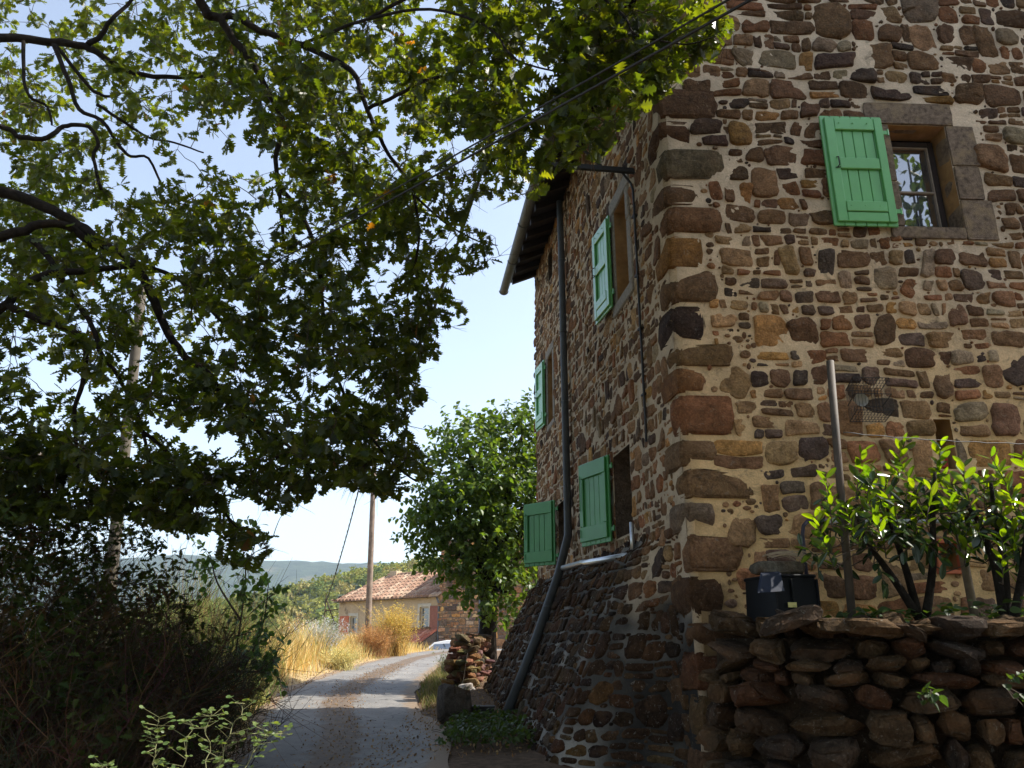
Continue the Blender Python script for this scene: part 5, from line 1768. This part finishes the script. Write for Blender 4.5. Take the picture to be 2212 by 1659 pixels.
def verge_h(x, y):
    cx, hw = rl(y)
    d = cx - hw - x
    return .12 + .95 * (1 - .5 * sm((y - 21) / 5)) * sm((d - .02) / .8) * (.7 + .5 * N3(x * .7, y * .7, 4) + .2)
V, Pq, C = blades(30000, verge_area, verge_h, lambda r_: vary(r_.choice(GOLD), r_, .2), vrr, .007, .35)
tag(np_mesh('dry_grass', V, Pq, C, M_DRY), 'golden dry grass covering the sunny verge left of the road', 'grass', kind='stuff')
def right_area(r_):
    y = 13.5 + 12 * r_.random(); cx, hw = rl(y)
    return cx + hw + .05 + .75 * r_.random(), y
V, Pq, C = blades(2600, right_area, lambda x, y: .2, lambda r_: vary(r_.choice([(.12, .16, .04), (.18, .18, .06), (.28, .22, .10)]), r_, .2), vrr, .006, .5)
tag(np_mesh('roadside_grass', V, Pq, C, M_DRY), 'short green grass along the right road edge by the rubble wall', 'grass', kind='stuff')

def bush(name, label, cat, c, rx_, rz_, cols, r_, n=260, L=1.2, lean=0, leafn=0, leafc=None, rad=.006, ls=.03, seg=4):
    root = thing(name, label, cat, (c[0], c[1], gz(c[0], c[1])))
    mb = MB(); fo = Fol()
    for k in range(n):
        b = Vector((c[0] + r_.gauss(0, rx_ * .25), c[1] + r_.gauss(0, rx_ * .25), gz(c[0], c[1]) - .05))
        tip = Vector((c[0] + r_.gauss(0, rx_ * .55) + lean, c[1] + r_.gauss(0, rx_ * .5), gz(c[0], c[1]) + rz_ * r_.uniform(.55, 1.05) * math.exp(-.5 * (r_.gauss(0, .35)) ** 2)))
        pts = [b.lerp(tip, i / seg) + rv(r_, .03) + Vector((0, 0, .12 * rz_ * math.sin(math.pi * i / seg))) for i in range(seg + 1)]
        cc = vary(r_.choice(cols), r_, .25)
        mb.tube(pts, [rad * (1 - .7 * i / seg) for i in range(seg + 1)], 3, c=cc, cap=False)
        for q in range(leafn):
            t = r_.uniform(.25, 1); i = min(seg - 1, int(t * seg)); p = pts[i].lerp(pts[i + 1], t * seg - i)
            fo.leaf(p + rv(r_, .03), rv(r_) + Vector((0, 0, .6)), rv(r_), ls * r_.uniform(.6, 1.3), vary(r_.choice(leafc), r_, .25))
    mb.build('stems', M_STRAND, root)
    if leafn: fo.build('foliage', OVAL, M_DRY, root)
def at_px(x, Y): p = P(x, 1400, Y); return (p.x, p.y)
bush('yellow_bush', 'rounded golden yellow bush in front of the cottage wall', 'bush', at_px(850, 28.5), .85, 1.7, [(.40, .25, .08), (.50, .34, .10)], vrr, 420, leafn=16, leafc=[(.55, .42, .09), (.48, .40, .08), (.62, .46, .14)], ls=.05)
bush('rust_bush', 'rust brown dry bush at the foot of the wooden pole', 'bush', at_px(808, 27.5), .8, 1.05, [(.33, .17, .07), (.42, .24, .10)], vrr, 380, leafn=12, leafc=[(.48, .28, .10), (.40, .22, .09)], ls=.045)
bush('lavender_bush', 'silvery lavender bush with pale mauve flower spikes on the verge', 'bush', at_px(690, 23.0), .75, 1.12, [(.36, .38, .30), (.24, .28, .16)], vrr, 420, leafn=9, leafc=[(.55, .53, .62), (.50, .50, .60), (.40, .42, .40)], ls=.045)
bush('tan_bush', 'small tan dry bush left of the lavender', 'bush', at_px(632, 23.5), .4, 1.35, [(.45, .32, .14)], vrr, 160, leafn=9, leafc=[(.52, .36, .16), (.6, .42, .2)], ls=.04)
bush('fennel_clump', 'yellow green feathery clump low between lavender and rust bush', 'bush', at_px(740, 22.0), .7, .62, [(.50, .44, .18), (.58, .50, .22)], vrr, 260, leafn=6, leafc=[(.58, .50, .2), (.5, .46, .16)], ls=.04)
bush('olive_sprig', 'small grey green shrub at the corner of the rubble wall', 'bush', at_px(968, 20.5), .3, .55, [(.2, .2, .14)], vrr, 70, leafn=9, leafc=[(.16, .19, .11), (.2, .22, .13)], ls=.05)
# iris clump with sword leaves
def iris_area(r_): p = at_px(560 + r_.gauss(0, 14), 14.6); return p[0], p[1] + r_.gauss(0, .35)
V, Pq, C = blades(130, iris_area, lambda x, y: .42, lambda r_: vary((.42, .46, .20), r_, .2), vrr, .018, .5)
o = np_mesh('iris_clump', V, Pq, C, M_DRY)
tag(o, 'clump of pale sword shaped iris leaves at the sunlit road edge', 'plant')
# ground cover at the buttress foot
fo = Fol()
for k in range(1500):
    x = vrr.uniform(-.75, .5); y = vrr.uniform(8.6, 10.6)
    z = gz(x, y) + vrr.uniform(.02, .16)
    fo.leaf((x, y, z), rv(vrr), rv(vrr, .4) + Vector((0, 0, 1)), vrr.uniform(.04, .075), vary((.05, .08, .022), vrr))
tag(fo.build('ground_cover', BROAD, M_LEAF), 'low leafy ground cover at the foot of the buttress', 'plants', kind='stuff')
# leaf litter
fo = Fol()
for k in range(5200):
    u = vrr.random()
    if u < .45: x = vrr.uniform(-1.6, .2); y = vrr.uniform(8, 19)
    elif u < .75:
        y = vrr.uniform(8, 24); cx, hw = rl(y); x = cx + vrr.gauss(0, .28)
    else:
        y = vrr.uniform(8, 26); cx, hw = rl(y); x = cx - hw - vrr.uniform(-.25, .7)
    fo.leaf((x, y, gz(x, y) + .055), rv(vrr), rv(vrr, .35) + Vector((0, 0, 1)), vrr.uniform(.02, .045), vary(vrr.choice([(.22, .13, .06), (.30, .19, .09), (.15, .09, .05), (.36, .25, .13)]), vrr))
tag(fo.build('leaf_litter', OAK, M_DRY), 'fallen brown oak leaves scattered along the road middle and verges', 'leaves', kind='stuff')
mb = MB()
for k in range(110):
    y = vrr.uniform(8, 26); cx, hw = rl(y); x = cx + vrr.choice((vrr.gauss(0, .35), hw + vrr.uniform(-.1, .9), -hw - vrr.uniform(-.1, .5)))
    a = vrr.uniform(0, 3.14); l = vrr.uniform(.03, .13)
    z = gz(x, y) + .055
    mb.tube([(x, y, z), (x + math.cos(a) * l * .5, y + math.sin(a) * l * .5, z + .01), (x + math.cos(a) * l, y + math.sin(a) * l, z)], .0035, 4)
tag(mb.build('fallen_twigs', M_TWIG), 'small fallen sticks littering the road', 'twigs', kind='stuff')

# ------------------------------------------------------------------ the cottage at the bend
cot = thing('tiled_cottage', 'low cream plastered cottage with a clay tiled roof at the bend', 'cottage', (-3.53, 40, -.9))
A0 = Vector((-3.53, 40.0)); DC = Vector((-.7193, .6947)); NC = Vector((-DC.y, DC.x))
NC = Vector((-.6947, -.7193))
CL, CE, CR, CD = 8.7, 3.62, 4.95, 5.2
def cw(s, z, d=0.0):
    p = A0 + DC * s + NC * d
    return Vector((p.x, p.y, z))
def mat_plaster():
    m, nt, b, o = mat_base('old_plaster')
    f = ramp(nt, noise_out(nt, 1.1, 7, .65), .56, .62)
    base = mixc(nt, (.52, .40, .265), (.43, .32, .20), ramp(nt, noise_out(nt, 3, 6, .6), .35, .7))
    st_ = mixc(nt, (.22, .155, .10), (.34, .26, .18), ramp(nt, noise_out(nt, 9, 4, .6), .4, .6))
    nt.links.new(mixc(nt, base, st_, f), b.inputs['Base Color'])
    b.inputs['Roughness'].default_value = .95
    bump(nt, b, noise_out(nt, 8, 6, .7), .5, .04)
    return m
W1, W2_ = (6.95, 7.55, 1.45, 2.75), (.85, 1.55, 2.05, 3.1)
mb = MB()
mortar_plane(mb, cw, 0, CL, -2.0, CE, (W1, W2_), lambda s, z: (1, 1, 1), .4, 0, .01)
mb.add([cw(CL, -2), cw(CL, -2, -CD), cw(CL, CE, -CD), cw(CL, CR, -CD / 2), cw(CL, CE)], [(0, 1, 2, 3, 4)])
mb.add([cw(0, -2), cw(0, -2, -CD), cw(0, CE, -CD), cw(0, CR, -CD / 2), cw(0, CE)], [(0, 4, 3, 2, 1)])
mb.add([cw(0, -2, -CD), cw(CL, -2, -CD), cw(CL, CE, -CD), cw(0, CE, -CD)], [(0, 1, 2, 3)])
for o_w in (W1, W2_):
    a, b_, c_, d_ = o_w
    mb.add([cw(a, c_), cw(b_, c_), cw(b_, d_), cw(a, d_), cw(a, c_, -.2), cw(b_, c_, -.2), cw(b_, d_, -.2), cw(a, d_, -.2)], [(0, 1, 5, 4), (1, 2, 6, 5), (2, 3, 7, 6), (3, 0, 4, 7)])
mb.build('wall', mat_plaster(), cot)
# exposed stone at the right end low down
mb = MB()
stc = coursed(0.0, 2.6, -1.2, 1.95, (.12, .28), (.8, 2.4), (.015, .03), 81, excl=lambda s, z: s > 2.4 - .5 * N3(z, 1, 1))
add_stones(mb, stc, lambda s, z, d: cw(s, z, d + .03), 82, 1.2, lambda s, z: 1.5)
mortar_plane(mb, lambda s, z, d: cw(s, z, d + .02), 0, 2.5, -1.3, 2.0, (), lambda s, z: (.30, .23, .15))
mb.build('bare_stonework', [M_STONE, M_MORT], cot, True)
M_RED = mat_simple('red_paint', (.50, .13, .055), .6, .15, 8, .2)
M_RED_SHADE = mat_simple('shaded_red_paint', (.27, .10, .065), .7, .2, 8, .2)  # same red with the neighbouring building's shade put into the colour
M_CREAMF = mat_simple('cream_frame', (.5, .46, .38), .6, .1, 10, .05)
for (o_w, sh_, m_, lab) in ((W1, (7.62, 8.5), M_RED, 'bright red shutter at the left end of the cottage'), (W2_, (.05, .72), M_RED_SHADE, 'red shutter beside the right window, its paint darkened for shade')):
    wv = casement(cw, o_w, .12, cot, (.33, .66), M_CREAMF, M_GLASS2, 'window', .05)
    mb = MB()
    a, b_, c_, d_ = o_w
    for q in ((a - .16, a - .003, c_ - .13, d_ + .16), (b_ + .003, b_ + .16, c_ - .13, d_ + .16), (a - .002, b_ + .002, d_ + .003, d_ + .16), (a - .002, b_ + .002, c_ - .13, c_ - .003)):
        mb.box(lambda x, y, z_: cw(x, y, z_), q[0], q[1], q[2], q[3], -.05, .03, .006)
    mb.build('sill', M_CREAMF, wv)
    mb = MB()
    nbd = 5
    for i in range(nbd):
        mb.box(lambda x, y, z_: cw(x, y, z_), sh_[0] + (sh_[1] - sh_[0]) * i / nbd + .004, sh_[0] + (sh_[1] - sh_[0]) * (i + 1) / nbd - .004, c_ - .03, d_ + .03, .03, .06, .004)
    s_o = mb.build('shutter', m_, cot); s_o['label'] = lab
    for yy in (c_ + .12, d_ - .12):
        mb = MB(); mb.box(lambda x, y, z_: cw(x, y, z_), sh_[0] + .02, sh_[1] - .02, yy - .05, yy + .05, .061, .08, .004)
        mb.build('rail', m_, s_o)
# roof
mb = MB()
EO = .35
def crp(s, d, h=0.0):   # d: distance inwards from the front wall (negative = overhang)
    k = min(d, CD - d)
    return cw(s, CE + .08 + (CR - CE) / (CD / 2) * k + h, -d)
hip = 1.0
mb.add([crp(-.1, -EO), crp(CL + .25, -EO), crp(CL - hip, CD / 2), crp(-.1, CD / 2)], [(0, 1, 2, 3)], 1)
mb.add([crp(-.1, CD + EO), crp(CL + .25, CD + EO), crp(CL - hip, CD / 2), crp(-.1, CD / 2)], [(3, 2, 1, 0)], 1)
mb.add([crp(CL + .25, -EO), crp(CL + .25, CD + EO), crp(CL - hip, CD / 2)], [(0, 1, 2)], 1)
def tcol2():
    k = trr.uniform(.8, 1.25)
    return trr.choice([(.29 * k, .175 * k, .115 * k), (.33 * k, .205 * k, .14 * k), (.24 * k, .14 * k, .095 * k), (.37 * k, .26 * k, .18 * k)])
DC3 = DC.to_3d()
step = .34
for i in range(int((CL + .3) / step)):
    s = -.02 + step * i
    dtop = CD / 2 if s < CL - hip else max(-EO + .3, CD / 2 * (1 - (s - (CL - hip)) / (hip + .25)) - EO * ((s - (CL - hip)) / (hip + .25)))
    tile_strip(mb, crp(s, dtop, .03), crp(s, -EO - .04, .03), UZ, DC3, .152, 7, tcol2, .40)
N3C = NC.to_3d()
for i in range(int((CD + .6) / step)):
    d = -.25 + step * i
    k = 1 - abs(d - CD / 2) / (CD / 2 + EO)
    s_top = CL + .25 - (hip + .25) * k
    tile_strip(mb, crp(s_top, d, .03) if k > 0 else crp(CL, d), Vector((*(A0 + DC * (CL + .29) - NC * d), crp(CL, -EO).z + .05)), UZ, N3C, .152, 6, tcol2, .40)
tile_strip(mb, crp(-.1, CD / 2, .06), crp(CL - hip, CD / 2, .06), UZ, N3C, .13, 6, tcol2, .42)
rf = mb.build('roof', [M_TILE, M_OWOOD], cot)
mb = MB()
for i in range(int((CL + .2) / .34)):                        # genoise: row of tile ends under the eaves
    s = .02 + .34 * i
    tile_strip(mb, cw(s, CE - .02, -.02), cw(s, CE - .01, .22), UZ, DC3, .13, 5, tcol2, .5)
mb.build('eaves_tiles', M_TILE, rf)
mb = MB()
mb.box(lambda x, y, z_: cw(x, z_, -CD / 2 + y), 6.7, 7.3, -.22, .22, CR - .1, CR + .36, .02)
mb.build('chimney', mat_plaster(), rf)
mb = MB()
mb.box(lambda x, y, z_: cw(x, z_, -CD / 2 + y), -.05, .35, -.3, .3, CR - .1, CR + .5, .02)
mb.build('parapet', mat_simple('white_render', (.75, .73, .68), .9, .1, 5, .2), rf)
# lean-to
mb = MB()
l0, l1, lz0, lz1, ld = .08, 1.75, 1.34, 1.96, 1.1
vs_ = [cw(l0, lz1, .02), cw(l1, lz1, .02), cw(l1, lz0, ld), cw(l0, lz0, ld), cw(l0, -1.5, ld - .1), cw(l1, -1.5, ld - .1), cw(l1, -1.5, .02), cw(l0, -1.5, .02)]
mb.add(vs_, [(0, 3, 2, 1), (3, 4, 5, 2), (2, 5, 6, 1), (0, 7, 4, 3)], 1)
def tcol3():
    k = trr.uniform(.7, 1.2); return trr.choice([(.40 * k, .13 * k, .075 * k), (.34 * k, .12 * k, .08 * k), (.45 * k, .20 * k, .13 * k)])
for i in range(6):
    s = l0 + .14 + .28 * i
    tile_strip(mb, cw(s, lz1 + .02, .03), cw(s, lz0 + .02, ld + .05), UZ, DC3, .125, 6, tcol3, .34)
mb.build('lean_to', [M_TILE, M_OWOOD], cot)
mb = MB()
mb.tube([cw(.06, CE - .1, .2), cw(.04, CE - .4, .07), cw(.03, .95, .07), cw(.2, .55, .3), cw(.55, .2, .9)], .045, 8)
mb.build('drainpipe', M_ZINC, cot, True)

# neighbouring taller stone house
nb = thing('stone_barn', 'taller bare stone building joined to the right end of the cottage', 'building', (-3.5, 40, -1))
A1 = Vector((-3.55, 39.93)); DB = Vector((.975, -.22)).normalized(); NB = Vector((DB.y, -DB.x))
def bw(s, z, d=0.0):
    p = A1 + DB * s + NB * d
    return Vector((p.x, p.y, z))
mb = MB()
stn = coursed(0, 5.4, -1.2, 6.3, (.10, .26), (.9, 3.0), (.012, .026), 83, wav=.03)
add_stones(mb, stn, bw, 84, 1.2, lambda s, z: 1.9)
mortar_plane(mb, bw, 0, 5.4, -1.6, 6.3, (), lambda s, z: (.16, .12, .085), .3)
mb.add([bw(0, -1.6), bw(5.4, -1.6), bw(5.4, -1.6, -5), bw(0, -1.6, -5), bw(0, 6.3), bw(5.4, 6.3), bw(5.4, 6.3, -5), bw(0, 6.3, -5)], [(1, 2, 6, 5), (2, 3, 7, 6), (3, 0, 4, 7), (4, 5, 6, 7)], 1, (.2, .15, .1))
mb.build('wall', [M_STONE, M_MORT], nb, True)
mb = MB()
mb.tube([bw(2.05, 6.2, .06), bw(2.05, .6, .06), bw(2.05, -1, .06)], .05, 8)
mb.build('drainpipe', M_ZINC, nb, True)
mb = MB()
mb.box(lambda x, y, z_: bw(x, y, z_), .16, .30, .95, 1.25, .03, .12, .01)
mb.build('meter_box', mat_simple('white_plastic', (.7, .7, .68), .5, .05, 8, 0), nb)

# iron frame left of the cottage
fr = thing('iron_frame', 'rusty iron bracket frame projecting from the left corner of the cottage', 'frame', cw(CL + .9, -.5, .1))
mb = MB()
mb.tube([cw(CL + 1.25, -1.0, .1), cw(CL + 1.25, 4.05, .1)], .035, 6)
mb.build('upright', M_RUST, fr)
for z_ in (2.35, 3.1):
    mb = MB(); mb.tube([cw(CL + 1.25, z_, .1), cw(CL + .0, z_ + .05, .1)], .03, 6)
    mb.build('arm', M_RUST, fr)
for a_, b_, r_ in ((cw(CL + 1.2, 3.75, .1), cw(CL + .25, 2.45, .1), .035), (cw(CL + 1.22, 2.3, .1), cw(CL + .35, 1.3, .1), .025), (cw(CL + .3, 2.3, .1), cw(CL + .9, 1.4, .1), .02)):
    mb = MB(); mb.tube([a_, b_], r_, 6)
    mb.build('brace', M_RUST, fr)

# ------------------------------------------------------------------ parked car showing its roof behind the crest
car = thing('parked_car', 'white car parked behind the road crest, only its roof showing', 'car', (-2.2, 37.2, -.6))
CZ = -.10
prof = [(-1.95, .35), (-1.95, .75), (-1.75, .86), (-1.05, .95), (-.45, 1.40), (.1, 1.50), (.9, 1.48), (1.45, 1.25), (1.85, .9), (1.95, .75), (1.95, .35)]
def carv(x, y, z_): return Vector((-3.05 + x, 37.4 + y, CZ + .09 + z_))
mb = MB()
vs_, fs = [], []
for x, z_ in prof:
    wy = .82 - (.16 * max(0, (z_ - .9) / .6))
    vs_ += [carv(x, -wy, z_), carv(x, -wy * .55, z_ + (.03 if z_ > .8 else 0)), carv(x, wy * .55, z_ + (.03 if z_ > .8 else 0)), carv(x, wy, z_)]
for i in range(len(prof) - 1):
    for j in range(3): fs.append((i * 4 + j, i * 4 + j + 1, (i + 1) * 4 + j + 1, (i + 1) * 4 + j))
nf = len(prof)
fs.append(tuple(i * 4 for i in range(nf))); fs.append(tuple(i * 4 + 3 for i in reversed(range(nf))))
mb.add(vs_, fs)
M_CAR = mat_simple('white_car_paint', (.72, .73, .74), .25, .03, 3, 0, spec=.6)
mb.build('body', M_CAR, car)
mb = MB()
for s_ in (-1, 1):
    q = [carv(-.85, s_ * .815, .98), carv(-.40, s_ * .70, 1.36), carv(.9, s_ * .70, 1.42), carv(1.3, s_ * .80, 1.0)]
    mb.add(q, [(0, 1, 2, 3)])
q = [carv(-1.02, -.66, .99), carv(-1.02, .66, .99), carv(-.50, .58, 1.385), carv(-.50, -.58, 1.385)]
mb.add(q, [(0, 1, 2, 3)])
mb.build('glass', M_GLASS, car)
for x in (-1.25, 1.2):
    for s_ in (-1, 1):
        mb = MB()
        mb.tube([carv(x, s_ * .70, .3), carv(x, s_ * .86, .3)], .3, 16)
        mb.build('wheel', M_PLASTIC, car)

# ------------------------------------------------------------------ poles and cables
def pole(name, lab, base, top, r0, r1, mat):
    mb = MB()
    n = 12
    pts = [base.lerp(top, i / n) for i in range(n + 1)]
    mb.tube(pts, [r0 + (r1 - r0) * i / n for i in range(n + 1)], 12)
    return tag(mb.build(name, mat, None, True), lab, 'utility pole')
M_POLE = mat_simple('weathered_pole', (.20, .15, .115), .9, .35, 6, .5, .01, c2=(.12, .085, .06))
pb = P(794, 1395, 28.8); ptop = P(813, 880, 28.8)
wp = pole('wooden_pole', 'weathered wooden utility pole standing before the cottage', Vector((pb.x, pb.y, gz(pb.x, pb.y) - .3)), ptop, .115, .085, M_POLE)
cb = P(270, 1150, 14.0); ct = P(308, 618, 14.0)
pole('concrete_pole', 'pale pole half hidden behind the oak leaves', Vector((cb.x, cb.y, gz(cb.x, cb.y) - .5)), ct, .12, .09, mat_simple('pale_concrete', (.10, .085, .066), .9, .15, 8, .2))
def cable(a, b, sag, r_, lab, n=40, twist=False, mat=M_IRON):
    mb = MB()
    pts = []
    for i in range(n + 1):
        t = i / n
        p = a.lerp(b, t); p.z -= 4 * sag * t * (1 - t)
        pts.append(p)
    if twist:
        pts2 = []
        for i in range(n * 4):
            t = i / (n * 4 - 1); p = a.lerp(b, t); p.z -= 4 * sag * t * (1 - t)
            pts2.append(p + Vector((math.cos(i * 1.3), math.sin(i * 1.3), 0)) * r_ * .7)
        mb.tube(pts2, r_ * .8, 5); pts = [p + Vector((r_ * .3, 0, 0)) for p in pts]
    mb.tube(pts, r_, 6)
    return tag(mb.build('overhead_cable', mat, None), lab, 'cable', 'overhead cables')
def past(a, b, d): return b + (b - a).normalized() * d
ca, cb2 = P(330, 690, 12.5), P(330, 702, 12.5)
cable(past(ca, P(1500, 0, 3.1), 7), ca, .12, .0068, 'upper black overhead cable slanting over the lane through the oak leaves', 60)
cable(past(cb2, P(1530, 8, 3.0), 7), cb2, .12, .0085, 'thicker lower black overhead cable slanting over the lane through the oak leaves', 60)
brtop = lw(.9, 7.45, 1.38)
cable(ptop - Vector((0, 0, .15)), brtop, 1.1, .022, 'twisted cable running from the wooden pole up to the house bracket', twist=True)
cable(ptop - Vector((0, 0, .5)), cw(CL + 1.25, 3.55, .1), .55, .026, 'twisted cable sagging from the wooden pole to the iron frame', twist=True)
cable(ptop - Vector((0, 0, .25)), P(1010, 940, 21), .15, .012, 'upper thin wire from the wooden pole into the mulberry')
cable(ptop - Vector((0, 0, .7)), P(955, 1015, 20), .2, .012, 'lower thin wire from the wooden pole into the mulberry')

# ------------------------------------------------------------------ trees behind the photographer: one mirrored in the gable window, two added for shade
def mass_tree(label, c, h, r_, sd, name='leafy_tree'):
    root = thing(name, label, 'tree', c, None)
    rr = random.Random(sd)
    tr = MB(); fo = Fol()
    b = Vector(c)
    tr.tube([b, b + Vector((.1, .1, h * .35)), b + Vector((0, 0, h * .8))], [.3, .22, .06], 10)
    for k in range(34):
        cc = b + Vector((rr.gauss(0, r_ * .45), rr.gauss(0, r_ * .45), h * rr.uniform(.3, .95)))
        tr.tube([b + Vector((0, 0, h * .3)), cc], [.08, .02], 5)
        for q in range(170):
            d = rv(rr).normalized() * rr.uniform(.5, 1.1) * r_ * .45
            fo.leaf(cc + d, rv(rr), rv(rr, .6) + Vector((0, 0, .7)), rr.uniform(.16, .30), vary((.05, .08, .02), rr))
    tr.build('trunk', M_BARK, root, True)
    fo.build('crown', BROAD, M_LEAF, root)
mass_tree('leafy tree mirrored in the upper gable window, behind the photographer', (10.9, -3.0, -.3), 13.0, 3.6, 1)
mass_tree('tall leafy tree added unseen behind the photographer for shade, left of the lane', (-4.6, -6.5, -.3), 10.0, 3.4, 2)
mass_tree('tall leafy tree added unseen behind the photographer for shade, right of the lane', (2.6, -7.5, -.3), 9.5, 3.4, 3)

# ------------------------------------------------------------------ summer haze
mb = MB()
hx0, hx1, hy0, hy1, hz0, hz1 = -3600, 2600, -60, 2700, -150, 330
vs_ = [(x, y, z) for z in (hz0, hz1) for y in (hy0, hy1) for x in (hx0, hx1)]
mb.add(vs_, [(0, 2, 3, 1), (4, 5, 7, 6), (0, 1, 5, 4), (2, 6, 7, 3), (0, 4, 6, 2), (1, 3, 7, 5)])
mh = bpy.data.materials.new('summer_haze')
mh.use_nodes = True
hn = mh.node_tree
hn.nodes.clear()
ho = hn.nodes.new('ShaderNodeOutputMaterial')
pv = hn.nodes.new('ShaderNodeVolumePrincipled')
pv.inputs['Color'].default_value = (.62, .80, 1, 1)
pv.inputs['Density'].default_value = 0.00020
pv.inputs['Anisotropy'].default_value = 0.2
hn.links.new(pv.outputs[0], ho.inputs['Volume'])
tag(mb.build('haze', mh), kind='stuff')
